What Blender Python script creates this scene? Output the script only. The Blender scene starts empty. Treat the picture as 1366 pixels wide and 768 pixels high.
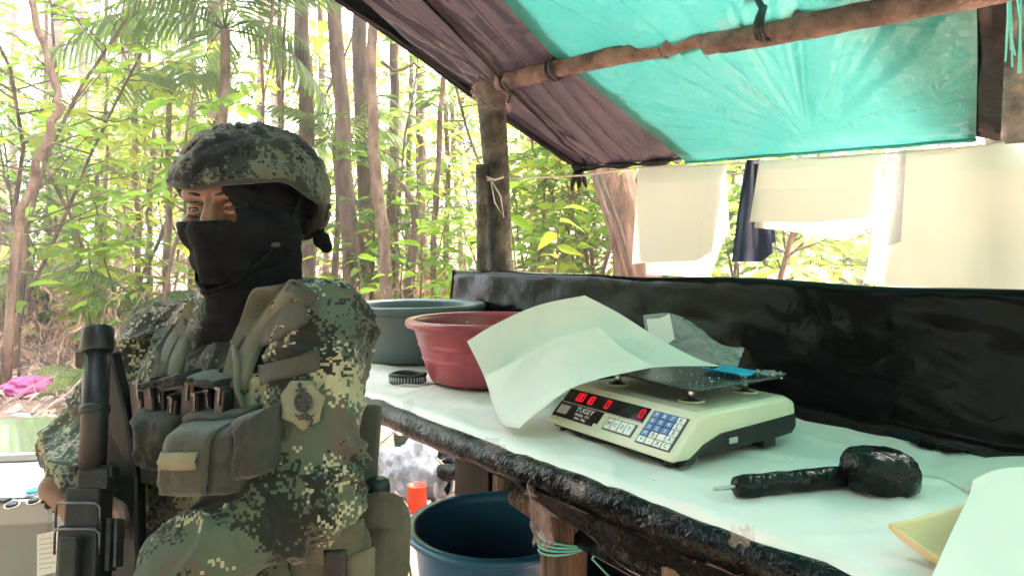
import bpy, bmesh, math, random
import numpy as np
from mathutils import Vector, Matrix, noise as mnoise
from mathutils.bvhtree import BVHTree
R = math.radians
random.seed(7); rng = np.random.default_rng(7)
SC = bpy.context.scene
COL = SC.collection

# ------------------------------------------------------------------ camera, world, sun, exposure
H = 1.36                      # eye height of the camera
F = 920.0                     # focal length in photograph pixels
cam_d = bpy.data.cameras.new('camera'); cam = bpy.data.objects.new('camera', cam_d); COL.objects.link(cam)
cam.location = (0, 0, H); cam.rotation_euler = (R(90), 0, 0)
cam_d.sensor_width = 36; cam_d.lens = 36*F/1366; cam_d.shift_y = -44/1366
cam_d.clip_start = 0.02; cam_d.clip_end = 2000
SC.camera = cam
SUN_EL, SUN_AZ = 58, 40       # azimuth from +Y towards +X
w = bpy.data.worlds.new('World'); SC.world = w; w.use_nodes = True
nt = w.node_tree; nt.nodes.clear()
sky = nt.nodes.new('ShaderNodeTexSky'); sky.sky_type = 'NISHITA'; sky.sun_disc = False
sky.sun_elevation = R(SUN_EL); sky.sun_rotation = R(SUN_AZ); sky.dust_density = 5; sky.air_density = 1.0; sky.ozone_density = 1
bg = nt.nodes.new('ShaderNodeBackground'); bg.inputs[1].default_value = 0.15
wo = nt.nodes.new('ShaderNodeOutputWorld')
nt.links.new(sky.outputs[0], bg.inputs[0]); nt.links.new(bg.outputs[0], wo.inputs[0])
sd = bpy.data.lights.new('sun', 'SUN'); sun = bpy.data.objects.new('sun', sd); COL.objects.link(sun)
sd.energy = 5.0; sd.angle = R(14); sd.color = (1, .95, .86)
a_, e_ = R(SUN_AZ), R(SUN_EL)
sun.rotation_euler = Vector((math.sin(a_)*math.cos(e_), math.cos(a_)*math.cos(e_), math.sin(e_))).to_track_quat('Z', 'Y').to_euler()
sun.location = (0, 0, 30)
SC.view_settings.view_transform = 'Standard'; SC.view_settings.look = 'None'
SC.view_settings.exposure = 4.33; SC.view_settings.gamma = 1
SC.render.engine = 'CYCLES'
SC.cycles.max_bounces = 8; SC.cycles.transparent_max_bounces = 12; SC.cycles.use_denoising = True

def W(px, py, d):             # photograph pixel at depth d -> point in the place
    return Vector(((px-683)/F*d, d, H+(340-py)/F*d))
def T(px, py, z):             # photograph pixel on the level z
    d = (H-z)*F/(py-340); return W(px, py, d)

# ------------------------------------------------------------------ materials
def newmat(name):
    m = bpy.data.materials.new(name); m.use_nodes = True; n = m.node_tree; n.nodes.clear()
    return m, n, n.nodes, n.links
def out(n, s):
    o = n.nodes.new('ShaderNodeOutputMaterial'); n.links.new(s, o.inputs[0]); return o
def sRGB(r, g, b):
    f = lambda c: ((c/255+.055)/1.055)**2.4 if c > 10 else c/255/12.92
    return (f(r), f(g), f(b))
def M(name, col, rough=.6, var=.2, vs=6., bump=.2, bs=40., metallic=0., transl=0., tcol=None, spec=.5, coat=0., col2=None,
      stretch=(1,1,1), bdist=.01, island=0., alpha=1., detail=5, sheen=0.):
    m, n, N, L = newmat(name)
    tc = N.new('ShaderNodeTexCoord'); mp = N.new('ShaderNodeMapping'); mp.inputs['Scale'].default_value = stretch
    L.new(tc.outputs['Object'], mp.inputs[0])
    nz = N.new('ShaderNodeTexNoise'); nz.inputs['Scale'].default_value = vs; nz.inputs['Detail'].default_value = detail
    L.new(mp.outputs[0], nz.inputs['Vector'])
    rp = N.new('ShaderNodeValToRGB'); c2 = col2 or tuple(min(1, c*(1+var)) for c in col); c1 = col if col2 else tuple(c*(1-var) for c in col)
    rp.color_ramp.elements[0].position = .32; rp.color_ramp.elements[1].position = .68
    rp.color_ramp.elements[0].color = (*c1, 1); rp.color_ramp.elements[1].color = (*c2, 1)
    L.new(nz.outputs[0], rp.inputs[0]); colout = rp.outputs[0]
    if island:
        g = N.new('ShaderNodeNewGeometry'); hs = N.new('ShaderNodeHueSaturation')
        ma = N.new('ShaderNodeMapRange'); ma.inputs[3].default_value = 1-island; ma.inputs[4].default_value = 1+island
        mh = N.new('ShaderNodeMapRange'); mh.inputs[3].default_value = .5-island*.06; mh.inputs[4].default_value = .5+island*.06
        L.new(g.outputs['Random Per Island'], ma.inputs[0]); L.new(g.outputs['Random Per Island'], mh.inputs[0])
        L.new(ma.outputs[0], hs.inputs['Value']); L.new(mh.outputs[0], hs.inputs['Hue']); L.new(colout, hs.inputs['Color']); colout = hs.outputs[0]
    p = N.new('ShaderNodeBsdfPrincipled'); L.new(colout, p.inputs['Base Color'])
    p.inputs['Roughness'].default_value = rough; p.inputs['Metallic'].default_value = metallic
    p.inputs['Specular IOR Level'].default_value = spec; p.inputs['Coat Weight'].default_value = coat
    p.inputs['Sheen Weight'].default_value = sheen
    if bump:
        b = N.new('ShaderNodeBump'); b.inputs['Strength'].default_value = bump; b.inputs['Distance'].default_value = bdist
        nb = N.new('ShaderNodeTexNoise'); nb.inputs['Scale'].default_value = bs; nb.inputs['Detail'].default_value = 4
        L.new(mp.outputs[0], nb.inputs['Vector']); L.new(nb.outputs[0], b.inputs['Height']); L.new(b.outputs[0], p.inputs['Normal'])
    s = p.outputs[0]
    if transl:
        t = N.new('ShaderNodeBsdfTranslucent'); mx = N.new('ShaderNodeMixShader'); mx.inputs[0].default_value = transl
        if tcol: t.inputs[0].default_value = (*tcol, 1)
        else: L.new(colout, t.inputs[0])
        if bump: L.new(b.outputs[0], t.inputs['Normal'])
        L.new(s, mx.inputs[1]); L.new(t.outputs[0], mx.inputs[2]); s = mx.outputs[0]
    if alpha < 1:
        t = N.new('ShaderNodeBsdfTransparent'); mx = N.new('ShaderNodeMixShader'); mx.inputs[0].default_value = alpha
        L.new(t.outputs[0], mx.inputs[1]); L.new(s, mx.inputs[2]); s = mx.outputs[0]
    out(n, s); return m
def emit_mat(name, col, k):
    m, n, N, L = newmat(name); e = N.new('ShaderNodeEmission'); e.inputs[0].default_value = (*col, 1); e.inputs[1].default_value = k
    out(n, e.outputs[0]); return m
def camo(name, cell=.0046, dark=1., sc=1.0, weave=1.0):
    m, n, N, L = newmat(name)
    tc = N.new('ShaderNodeTexCoord')
    def snapped(c, off):
        ad = N.new('ShaderNodeVectorMath'); ad.operation = 'ADD'; ad.inputs[1].default_value = off; L.new(tc.outputs['Object'], ad.inputs[0])
        sn = N.new('ShaderNodeVectorMath'); sn.operation = 'SNAP'; sn.inputs[1].default_value = (c, c, c); L.new(ad.outputs[0], sn.inputs[0]); return sn.outputs[0]
    def nz(v, scale, det, rough):
        t = N.new('ShaderNodeTexNoise'); t.inputs['Scale'].default_value = scale*sc; t.inputs['Detail'].default_value = det; t.inputs['Roughness'].default_value = rough
        L.new(v, t.inputs['Vector']); return t.outputs[0]
    def thr(s, lim):
        g = N.new('ShaderNodeMath'); g.operation = 'GREATER_THAN'; g.inputs[1].default_value = lim; L.new(s, g.inputs[0]); return g.outputs[0]
    def mix(f, a, b):
        x = N.new('ShaderNodeMix'); x.data_type = 'RGBA'; L.new(f, x.inputs[0])
        for k, c in ((6, a), (7, b)):
            if isinstance(c, tuple): x.inputs[k].default_value = (*[q*dark for q in c], 1)
            else: L.new(c, x.inputs[k])
        return x.outputs[2]
    def dith(sock, v_, k):
        wn = N.new('ShaderNodeTexWhiteNoise'); L.new(v_, wn.inputs['Vector']); m_ = N.new('ShaderNodeMath'); m_.operation = 'MULTIPLY_ADD'; m_.inputs[1].default_value = k; L.new(wn.outputs['Value'], m_.inputs[0]); L.new(sock, m_.inputs[2]); return m_.outputs[0]
    v = snapped(cell, (0, 0, 0)); v2 = snapped(cell, (5.3, 2.1, 7.7)); v3 = snapped(cell, (9.1, 6.3, 1.2))
    c = mix(thr(nz(v, 6.5, 2, .5), .5), (.085, .078, .062), (.070, .093, .066))
    c = mix(thr(dith(nz(v2, 8, 4, .58), v2, .13), .595), c, (.335, .325, .22))
    c = mix(thr(dith(nz(v3, 8.5, 4, .58), v3, .14), .617), c, (.013, .016, .013))
    fine = N.new('ShaderNodeTexNoise'); fine.inputs['Scale'].default_value = 9; fine.inputs['Detail'].default_value = 6; L.new(tc.outputs['Object'], fine.inputs[0])
    hs = N.new('ShaderNodeHueSaturation'); mr = N.new('ShaderNodeMapRange'); mr.inputs[3].default_value = .7; mr.inputs[4].default_value = 1.25
    L.new(fine.outputs[0], mr.inputs[0]); L.new(mr.outputs[0], hs.inputs['Value']); L.new(c, hs.inputs['Color'])
    p = N.new('ShaderNodeBsdfPrincipled'); L.new(hs.outputs[0], p.inputs['Base Color']); p.inputs['Roughness'].default_value = .85
    p.inputs['Specular IOR Level'].default_value = .25; p.inputs['Sheen Weight'].default_value = .15
    b = N.new('ShaderNodeBump'); b.inputs['Strength'].default_value = .35*weave; b.inputs['Distance'].default_value = .006
    nb = N.new('ShaderNodeTexNoise'); nb.inputs['Scale'].default_value = 38; nb.inputs['Detail'].default_value = 7; L.new(tc.outputs['Object'], nb.inputs[0])
    L.new(nb.outputs[0], b.inputs['Height']); L.new(b.outputs[0], p.inputs['Normal'])
    out(n, p.outputs[0]); return m
def plastic_film(name, alpha, col=(.9,.9,.92), rough=.12):
    m, n, N, L = newmat(name)
    p = N.new('ShaderNodeBsdfPrincipled'); p.inputs['Base Color'].default_value = (*col, 1); p.inputs['Roughness'].default_value = rough
    t = N.new('ShaderNodeBsdfTransparent'); tl = N.new('ShaderNodeBsdfTranslucent'); tl.inputs[0].default_value = (*col, 1)
    m1 = N.new('ShaderNodeMixShader'); m1.inputs[0].default_value = .4; L.new(p.outputs[0], m1.inputs[1]); L.new(tl.outputs[0], m1.inputs[2])
    mx = N.new('ShaderNodeMixShader'); mx.inputs[0].default_value = alpha
    L.new(t.outputs[0], mx.inputs[1]); L.new(m1.outputs[0], mx.inputs[2])
    tc = N.new('ShaderNodeTexCoord'); nb = N.new('ShaderNodeTexNoise'); nb.inputs['Scale'].default_value = 40; nb.inputs['Detail'].default_value = 3
    L.new(tc.outputs['Object'], nb.inputs[0]); b = N.new('ShaderNodeBump'); b.inputs['Strength'].default_value = .7; b.inputs['Distance'].default_value = .01
    L.new(nb.outputs[0], b.inputs['Height']); q_ = b.outputs[0]
    for k_, s_ in ((.8, 38), (.5, 95)):
        vf = N.new('ShaderNodeTexVoronoi'); vf.inputs['Scale'].default_value = s_; L.new(tc.outputs['Object'], vf.inputs['Vector'])
        a1 = N.new('ShaderNodeVectorMath'); a1.operation = 'MULTIPLY_ADD'; a1.inputs[1].default_value = (k_,)*3; a1.inputs[2].default_value = (-k_/2,)*3; L.new(vf.outputs['Color'], a1.inputs[0])
        a2 = N.new('ShaderNodeVectorMath'); a2.operation = 'ADD'; L.new(q_, a2.inputs[0]); L.new(a1.outputs[0], a2.inputs[1]); a3 = N.new('ShaderNodeVectorMath'); a3.operation = 'NORMALIZE'; L.new(a2.outputs[0], a3.inputs[0]); q_ = a3.outputs[0]
    L.new(q_, p.inputs['Normal'])
    out(n, mx.outputs[0]); return m
def tarp_mat(name, col, rough, transl, tcol, crinkle=.5, cs=22, spec=.5, stretch=(1,1,1), cdist=.01, facet=.0, fs=20):
    # plastic sheet: broad creases from warped noise plus a fine crinkle
    m, n, N, L = newmat(name)
    tc = N.new('ShaderNodeTexCoord'); mp = N.new('ShaderNodeMapping'); mp.inputs['Scale'].default_value = stretch; L.new(tc.outputs['Object'], mp.inputs[0])
    p = N.new('ShaderNodeBsdfPrincipled'); p.inputs['Roughness'].default_value = rough; p.inputs['Specular IOR Level'].default_value = spec
    nz = N.new('ShaderNodeTexNoise'); nz.inputs['Scale'].default_value = 3; nz.inputs['Detail'].default_value = 6; L.new(tc.outputs['Object'], nz.inputs[0])
    rp = N.new('ShaderNodeValToRGB'); rp.color_ramp.elements[0].position = .3; rp.color_ramp.elements[1].position = .7
    rp.color_ramp.elements[0].color = (*[c*.8 for c in col], 1); rp.color_ramp.elements[1].color = (*[min(1, c*1.2) for c in col], 1)
    L.new(nz.outputs[0], rp.inputs[0]); L.new(rp.outputs[0], p.inputs['Base Color'])
    v = N.new('ShaderNodeTexVoronoi'); v.feature = 'DISTANCE_TO_EDGE'; v.inputs['Scale'].default_value = cs
    n1 = N.new('ShaderNodeTexNoise'); n1.inputs['Scale'].default_value = cs*.45; n1.inputs['Detail'].default_value = 6; n1.inputs['Distortion'].default_value = .2
    L.new(mp.outputs[0], n1.inputs[0])
    wv = N.new('ShaderNodeMix'); wv.data_type = 'VECTOR'; wv.inputs[0].default_value = .25; L.new(mp.outputs[0], wv.inputs[4]); L.new(n1.outputs[1], wv.inputs[5]); L.new(wv.outputs[1], v.inputs['Vector'])
    ad = N.new('ShaderNodeMath'); ad.operation = 'MULTIPLY_ADD'; ad.inputs[1].default_value = .5; L.new(v.outputs[0], ad.inputs[0]); L.new(n1.outputs[0], ad.inputs[2])
    b = N.new('ShaderNodeBump'); b.inputs['Strength'].default_value = crinkle; b.inputs['Distance'].default_value = cdist
    wf = N.new('ShaderNodeMix'); wf.data_type = 'VECTOR'; wf.inputs[0].default_value = .035; L.new(mp.outputs[0], wf.inputs[4]); L.new(n1.outputs[1], wf.inputs[5])
    L.new(ad.outputs[0], b.inputs['Height']); nrm_ = b.outputs[0]
    for f_k, f_s in ((facet, fs), (facet*.6, fs*2.7)):
        if not f_k: continue
        vf = N.new('ShaderNodeTexVoronoi'); vf.inputs['Scale'].default_value = f_s; vf.inputs['Randomness'].default_value = 1; L.new(wf.outputs[1], vf.inputs['Vector'])
        a1 = N.new('ShaderNodeVectorMath'); a1.operation = 'MULTIPLY_ADD'; a1.inputs[1].default_value = (f_k,)*3; a1.inputs[2].default_value = (-f_k/2,)*3; L.new(vf.outputs['Color'], a1.inputs[0])
        a2 = N.new('ShaderNodeVectorMath'); a2.operation = 'ADD'; L.new(nrm_, a2.inputs[0]); L.new(a1.outputs[0], a2.inputs[1])
        a3 = N.new('ShaderNodeVectorMath'); a3.operation = 'NORMALIZE'; L.new(a2.outputs[0], a3.inputs[0]); nrm_ = a3.outputs[0]
    L.new(nrm_, p.inputs['Normal'])
    s = p.outputs[0]
    if transl:
        t = N.new('ShaderNodeBsdfTranslucent'); t.inputs[0].default_value = (*tcol, 1); L.new(nrm_, t.inputs['Normal'])
        mx = N.new('ShaderNodeMixShader'); mx.inputs[0].default_value = transl; L.new(s, mx.inputs[1]); L.new(t.outputs[0], mx.inputs[2]); s = mx.outputs[0]
    out(n, s); return m

MT = {}
MT['ground'] = M('ground_soil', (.24,.15,.11), .95, vs=3, bump=.8, bs=14, bdist=.05, col2=(.32,.20,.17))
MT['litter'] = M('leaf_litter', (.56,.36,.32), .8, .3, vs=2, bump=0, island=.55, transl=.2)
MT['twig'] = M('dead_twig', (.36,.25,.21), .9, .3, vs=3, bump=0, island=.3)
MT['bark'] = M('bark_pale', (.12,.066,.047), .9, vs=11, bump=1., bs=26, stretch=(1,1,.35), bdist=.06, detail=9, col2=(.36,.22,.165))
MT['bark2'] = M('bark_dark', (.085,.05,.037), .9, vs=9, bump=1., bs=22, stretch=(1,1,.25), bdist=.05, detail=9, col2=(.27,.165,.125))
MT['pole'] = M('barked_pole', (.05,.034,.027), .85, vs=16, bump=.9, bs=45, bdist=.02, detail=9, col2=(.25,.165,.13))
MT['postg'] = M('mossy_post', (.025,.026,.02), .9, vs=18, bump=.9, bs=55, bdist=.02, detail=8, col2=(.13,.12,.09))
MT['wood'] = M('bare_wood', (.035,.018,.012), .8, vs=26, bump=1., bs=70, bdist=.03, detail=10, stretch=(1,1,.10), col2=(.23,.13,.075))
MT['woodd'] = M('dark_plank', (.05,.035,.03), .7, vs=8, bump=.5, bs=50, stretch=(1,1,.2), col2=(.12,.08,.07))
def leafm(name, col, isl=.4, tr=.62):
    return M(name, col, .45, .25, vs=1.5, bump=0, transl=tr, tcol=(col[0]*2.4, col[1]*2.1, col[2]*1.9), island=isl, spec=.4)
MT['leaf1'] = leafm('leaf_bright', (.14,.23,.03))
MT['leaf2'] = leafm('leaf_mid', (.085,.155,.03))
MT['leaf3'] = leafm('leaf_yellow', (.22,.27,.04))
MT['leaf4'] = leafm('leaf_far', (.14,.19,.05))
MT['palm'] = leafm('palm_leaf', (.10,.15,.05), .25)
MT['dryleaf'] = leafm('dry_leaf', (.42,.26,.20), .4, .3)
MT['teal'] = tarp_mat('teal_tarp', (.045,.31,.27), .2, .4, (.018,.084,.075), .4, 26, .8, facet=.2, fs=26)
MT['plum'] = tarp_mat('plum_tarp', (.022,.016,.02), .26, .06, (.07,.042,.055), .35, 9, .8, facet=.10, fs=14)
MT['blackp'] = tarp_mat('black_plastic', (.003,.003,.003), .18, 0, None, .24, 14, .14, facet=.03, fs=16)
MT['blackr'] = tarp_mat('black_plastic_wrap', (.003,.003,.003), .15, 0, None, .5, 34, .22, facet=.24, fs=42)
MT['paper'] = M('cream_paper', (.78,.77,.71), .75, .04, vs=3, bump=.06, bs=10, transl=.2, tcol=(.74,.72,.64), bdist=.02)
MT['paperw'] = M('white_paper', (.74,.73,.66), .65, .04, vs=4, bump=.1, bs=8, transl=.2, tcol=(.85,.84,.75), bdist=.02)
MT['sheet'] = M('table_sheet', (.77,.72,.67), .5, .10, vs=2.2, bump=.35, bs=7, bdist=.015)
MT['card'] = M('cream_card', (.62,.49,.28), .6, .05, vs=4, bump=.05, bs=12)
MT['navy'] = M('navy_cloth', (.018,.036,.085), .9, .25, vs=8, bump=.3, bs=60, sheen=.3)
MT['film'] = plastic_film('clear_plastic', .30)
MT['film2'] = plastic_film('thin_clear_plastic', .22, (.8,.62,.6))
MT['filmw'] = plastic_film('milky_plastic', .72, (.5,.5,.56), .25)
MT['filmp'] = plastic_film('pinkish_plastic', .42, (.7,.48,.46), .2)
MT['green_tub'] = M('dark_green_plastic', (.055,.085,.085), .35, .28, vs=4, bump=.04, bs=20)
MT['red_tub'] = M('maroon_plastic', (.33,.048,.07), .3, .28, vs=4, bump=.04, bs=20)
MT['blue_tub'] = M('navy_blue_plastic', (.022,.115,.215), .3, .15, vs=4, bump=.04, bs=20)
MT['powder'] = M('white_powder', (.85,.83,.8), .9, .05, bump=0)
MT['scale'] = M('cream_plastic', (.62,.60,.46), .38, .05, vs=5, bump=.05, bs=90)
MT['scaleb'] = M('black_plastic_base', (.012,.012,.012), .45, .2, bump=.1)
MT['plate'] = M('dark_plate', (.035,.05,.052), .22, .5, vs=14, bump=.15, bs=60, metallic=.6)
MT['panel'] = M('display_panel', (.008,.006,.008), .12, .1, bump=0)
MT['glyph'] = M('white_print', (.7,.7,.7), .6, .02, bump=0)
MT['dark_print'] = M('dark_print', (.03,.03,.035), .6, .02, bump=0)
MT['led'] = emit_mat('red_led', (1, .015, .03), .06)
MT['key_w'] = M('white_key', (.7,.7,.66), .4, .03, bump=0)
MT['key_b'] = M('blue_key', (.10,.19,.45), .4, .1, bump=0)
MT['key_bed'] = M('key_bed', (.06,.07,.075), .5, .1, bump=0)
MT['steel'] = M('steel', (.5,.5,.48), .3, .1, metallic=1., bump=.05)
MT['bluesc'] = M('blue_plastic', (.0,.30,.52), .3, .1, bump=0)
MT['cord'] = M('black_rubber', (.015,.015,.015), .5, .2, bump=.1)
MT['string'] = M('white_string', (.6,.58,.52), .8, .1, bump=0)
MT['gstring'] = M('teal_string', (.15,.45,.38), .7, .1, bump=0)
MT['orange'] = M('orange_plastic', (.80,.10,.03), .35, .05, bump=.02, transl=.2)
MT['mauve'] = M('mauve_plastic', (.26,.13,.14), .4, .1, bump=.02)
MT['greyp'] = M('grey_plastic', (.42,.41,.40), .45, .1, bump=.03)
MT['washer'] = M('washer_plastic', (.36,.37,.37), .35, .05, vs=3, bump=.03)
MT['washer_g'] = M('washer_grey', (.23,.25,.24), .4, .06, vs=3, bump=.03)
MT['lid'] = M('smoky_lid', (.10,.13,.08), .08, .05, bump=0, spec=.35, alpha=.85)
MT['label'] = M('paper_label', (.7,.7,.68), .6, .03, bump=0)
MT['sack'] = M('beige_sack', (.50,.40,.31), .8, .15, vs=6, bump=.5, bs=12, bdist=.03)
MT['board'] = M('pale_board', (.16,.11,.11), .6, .1, vs=3, bump=.2, bs=14)
MT['floorb'] = M('floor_plank', (.30,.19,.13), .7, vs=5, bump=.4, bs=20, stretch=(1,.2,1), col2=(.46,.31,.23))
MT['pink'] = M('pink_plastic', (.65,.12,.35), .35, .1, bump=.4, bs=14, transl=.3)
MT['camo'] = camo('digital_camouflage')
MT['camoh'] = camo('helmet_camouflage', .0045, .30, 1.3)
MT['skin'] = M('skin', (.19,.108,.078), .5, .12, vs=18, bump=.12, bs=160, bdist=.002)
MT['knit'] = M('black_knit', (.007,.0075,.009), .9, .25, vs=20, bump=.35, bs=110, bdist=.005, sheen=.0, spec=.12)
MT['olive'] = M('olive_webbing', (.036,.039,.029), .85, .2, vs=14, bump=.4, bs=90, bdist=.004, sheen=.15)
MT['olive2'] = M('pale_olive_webbing', (.095,.10,.07), .85, .18, vs=14, bump=.4, bs=110, bdist=.004, sheen=.15)
MT['olived'] = M('dark_olive_cloth', (.024,.027,.022), .85, .25, vs=14, bump=.4, bs=60, bdist=.005, sheen=.15)
MT['olive3'] = M('mid_olive_cloth', (.075,.076,.053), .85, .25, vs=18, bump=.5, bs=90, bdist=.006, sheen=.15)
MT['tan'] = M('tan_tape', (.18,.172,.115), .85, .12, vs=20, bump=.3, bs=120, bdist=.003)
MT['gun'] = M('gun_black', (.009,.009,.0095), .5, .3, vs=20, bump=.08, bs=120)
MT['gunsteel'] = M('worn_steel', (.13,.13,.135), .45, .3, vs=30, metallic=1., bump=.05)
MT['eye'] = M('eye_white', (.30,.28,.26), .15, .02, bump=0)
MT['iris'] = M('dark_iris', (.012,.007,.004), .08, .02, bump=0)
MT['brow'] = M('dark_hair', (.012,.009,.008), .7, .1, bump=0)
MT['boot'] = M('black_leather', (.012,.011,.01), .45, .2, bump=.2)

# ------------------------------------------------------------------ mesh helpers
class MB:
    def __init__(s): s.v = []; s.f = []
    def add(s, vs, fs):
        o = len(s.v); s.v += [tuple(v) for v in vs]; s.f += [tuple(i+o for i in f) for f in fs]; return s
    def box(s, c, size, m=None):
        hx, hy, hz = [q/2 for q in size]
        vs = [Vector((x, y, z)) for x in (-hx, hx) for y in (-hy, hy) for z in (-hz, hz)]
        if m: vs = [m @ v for v in vs]
        return s.add([v+Vector(c) for v in vs], [(0,1,3,2),(4,6,7,5),(0,4,5,1),(2,3,7,6),(0,2,6,4),(1,5,7,3)])
    def hexa(s, p):           # 8 points: bottom four, top four, same turn
        return s.add(p, [(3,2,1,0),(4,5,6,7),(0,1,5,4),(1,2,6,5),(2,3,7,6),(3,0,4,7)])
    def tube(s, pts, rad, n=10, cap=True, rough=0., seed=0, flat=1.):
        pts = [Vector(p) for p in pts]; k = len(pts)
        if not hasattr(rad, '__len__'): rad = [rad]*k
        vs = []; up = None
        for i in range(k):
            t = (pts[min(i+1, k-1)]-pts[max(i-1, 0)]).normalized()
            if up is None:
                up = Vector((0,0,1)) if abs(t.z) < .9 else Vector((1,0,0))
            a = up-t*up.dot(t)
            if a.length < 1e-5: a = t.orthogonal()
            a.normalize(); b = t.cross(a); up = a
            for j in range(n):
                an = 2*math.pi*j/n; r = rad[i]
                if rough: r *= 1+rough*mnoise.noise((math.cos(an)*1.5+seed, math.sin(an)*1.5, i*.7+seed))
                vs.append(pts[i]+a*math.cos(an)*r*flat+b*math.sin(an)*r)
        fs = [(i*n+j, i*n+(j+1) % n, (i+1)*n+(j+1) % n, (i+1)*n+j) for i in range(k-1) for j in range(n)]
        if cap: fs += [tuple(range(n-1, -1, -1)), tuple(range((k-1)*n, k*n))]
        return s.add(vs, fs)
    def lathe(s, prof, n=40, c=(0,0,0), closed=False):
        k = len(prof); c = Vector(c)
        vs = [c+Vector((r*math.cos(2*math.pi*j/n), r*math.sin(2*math.pi*j/n), z)) for r, z in prof for j in range(n)]
        fs = [(i*n+j, i*n+(j+1) % n, (i+1)*n+(j+1) % n, (i+1)*n+j) for i in range(k-1) for j in range(n)]
        return s.add(vs, fs)
    def grid(s, fn, nu, nv):
        vs = [fn(i/nu, j/nv) for j in range(nv+1) for i in range(nu+1)]
        fs = [(j*(nu+1)+i, j*(nu+1)+i+1, (j+1)*(nu+1)+i+1, (j+1)*(nu+1)+i) for j in range(nv) for i in range(nu)]
        return s.add(vs, fs)
    def sphere(s, c, r, n=12, m=8, mat=None):
        if not hasattr(r, '__len__'): r = (r, r, r)
        vs = []
        for i in range(m+1):
            th = math.pi*i/m
            for j in range(n):
                ph = 2*math.pi*j/n
                v = Vector((r[0]*math.sin(th)*math.cos(ph), r[1]*math.sin(th)*math.sin(ph), r[2]*math.cos(th)))
                if mat: v = mat @ v
                vs.append(v+Vector(c))
        return s.add(vs, [(i*n+j, (i+1)*n+j, (i+1)*n+(j+1) % n, i*n+(j+1) % n) for i in range(m) for j in range(n)])
    def capsule(s, a, b, ra, rb, n=14):
        a = Vector(a); b = Vector(b); t = b-a; Lq = t.length; t = t.normalized() if Lq > 1e-6 else Vector((0,0,1))
        pts = []; rad = []
        for q in (-1, -.92, -.7, -.38, 0): pts.append(a+t*ra*q); rad.append(max(.0005, ra*math.sqrt(max(0, 1-q*q))))
        for q in (0, .38, .7, .92, 1): pts.append(b+t*rb*q); rad.append(max(.0005, rb*math.sqrt(max(0, 1-q*q))))
        return s.tube(pts, rad, n)
def mesh_of(mb, name, mat=None, smooth=True, origin=None):
    me = bpy.data.meshes.new(name)
    o = Vector(origin) if origin is not None else None
    me.from_pydata([tuple(Vector(v)-o) for v in mb.v] if o is not None else mb.v, [], mb.f); me.validate(); 
    if smooth: me.polygons.foreach_set('use_smooth', [True]*len(me.polygons))
    if mat: me.materials.append(MT[mat] if isinstance(mat, str) else mat)
    me.update(); return me
def fast_mesh(name, v, f, mat, smooth=False):
    v = np.asarray(v, np.float32); f = np.asarray(f, np.int32); me = bpy.data.meshes.new(name); k = f.shape[1]
    me.vertices.add(len(v)); me.vertices.foreach_set('co', v.ravel())
    me.loops.add(f.size); me.loops.foreach_set('vertex_index', f.ravel())
    me.polygons.add(len(f)); me.polygons.foreach_set('loop_start', np.arange(0, f.size, k, dtype=np.int32))
    me.polygons.foreach_set('loop_total', np.full(len(f), k, np.int32))
    if smooth: me.polygons.foreach_set('use_smooth', np.ones(len(f), bool))
    me.update(calc_edges=True); me.validate(); me.materials.append(MT[mat]); return me
def mods(o, bevel=0, solid=0, sub=0, auto=None):
    if bevel:
        b = o.modifiers.new('bevel', 'BEVEL'); b.width = bevel; b.segments = 2; b.limit_method = 'ANGLE'; b.angle_limit = R(35)
    if solid:
        b = o.modifiers.new('solid', 'SOLIDIFY'); b.thickness = solid; b.offset = 0
    if sub:
        b = o.modifiers.new('sub', 'SUBSURF'); b.levels = sub; b.render_levels = sub
    return o
def tag(o, label=None, cat=None, group=None, kind=None):
    for k, v in (('label', label), ('category', cat), ('group', group), ('kind', kind)):
        if v: o[k] = v
    return o
def thing(name, loc, label, cat, group=None, rz=0):
    o = bpy.data.objects.new(name, None); COL.objects.link(o); o.location = loc; o.rotation_euler = (0, 0, rz)
    o.empty_display_size = .1; return tag(o, label, cat, group)
ORIG = {}
def part(name, mb, mat, parent, smooth=True, local=False, label=None, **kw):
    # meshes are written in place coordinates unless local; stored relative to the thing's base
    root = parent
    while root.parent: root = root.parent
    o = bpy.data.objects.new(name, mesh_of(mb, name, mat, smooth, None if local else root.location))
    COL.objects.link(o); o.parent = parent
    if label: o['label'] = label
    return mods(o, **kw)
def solo(name, mb, mat, label, cat, group=None, smooth=True, kind=None, base=None, **kw):
    vs = np.array(mb.v); b = Vector(base) if base is not None else Vector((*(vs.min(0)+vs.max(0))[:2]/2, vs[:,2].min()))
    o = bpy.data.objects.new(name, mesh_of(mb, name, mat, smooth, b)); COL.objects.link(o); o.location = b
    tag(o, label, cat, group, kind); return mods(o, **kw)
def remeshed(mb, voxel, smooth_it=6, fac=.5):
    me = mesh_of(mb, 'tmp'); o = bpy.data.objects.new('tmp', me); COL.objects.link(o)
    m = o.modifiers.new('r', 'REMESH'); m.mode = 'VOXEL'; m.voxel_size = voxel
    if smooth_it:
        m = o.modifiers.new('s', 'SMOOTH'); m.factor = fac; m.iterations = smooth_it
    dg = bpy.context.evaluated_depsgraph_get(); dg.update()
    me2 = bpy.data.meshes.new_from_object(o.evaluated_get(dg)); bpy.data.objects.remove(o); bpy.data.meshes.remove(me)
    return me2
def co(me):
    a = np.empty(len(me.vertices)*3, np.float32); me.vertices.foreach_get('co', a); return a.reshape(-1, 3)
def no(me):
    a = np.empty(len(me.vertices)*3, np.float32); me.vertices.foreach_get('normal', a); return a.reshape(-1, 3)
def setco(me, a): me.vertices.foreach_set('co', np.asarray(a, np.float32).ravel()); me.update()
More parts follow.
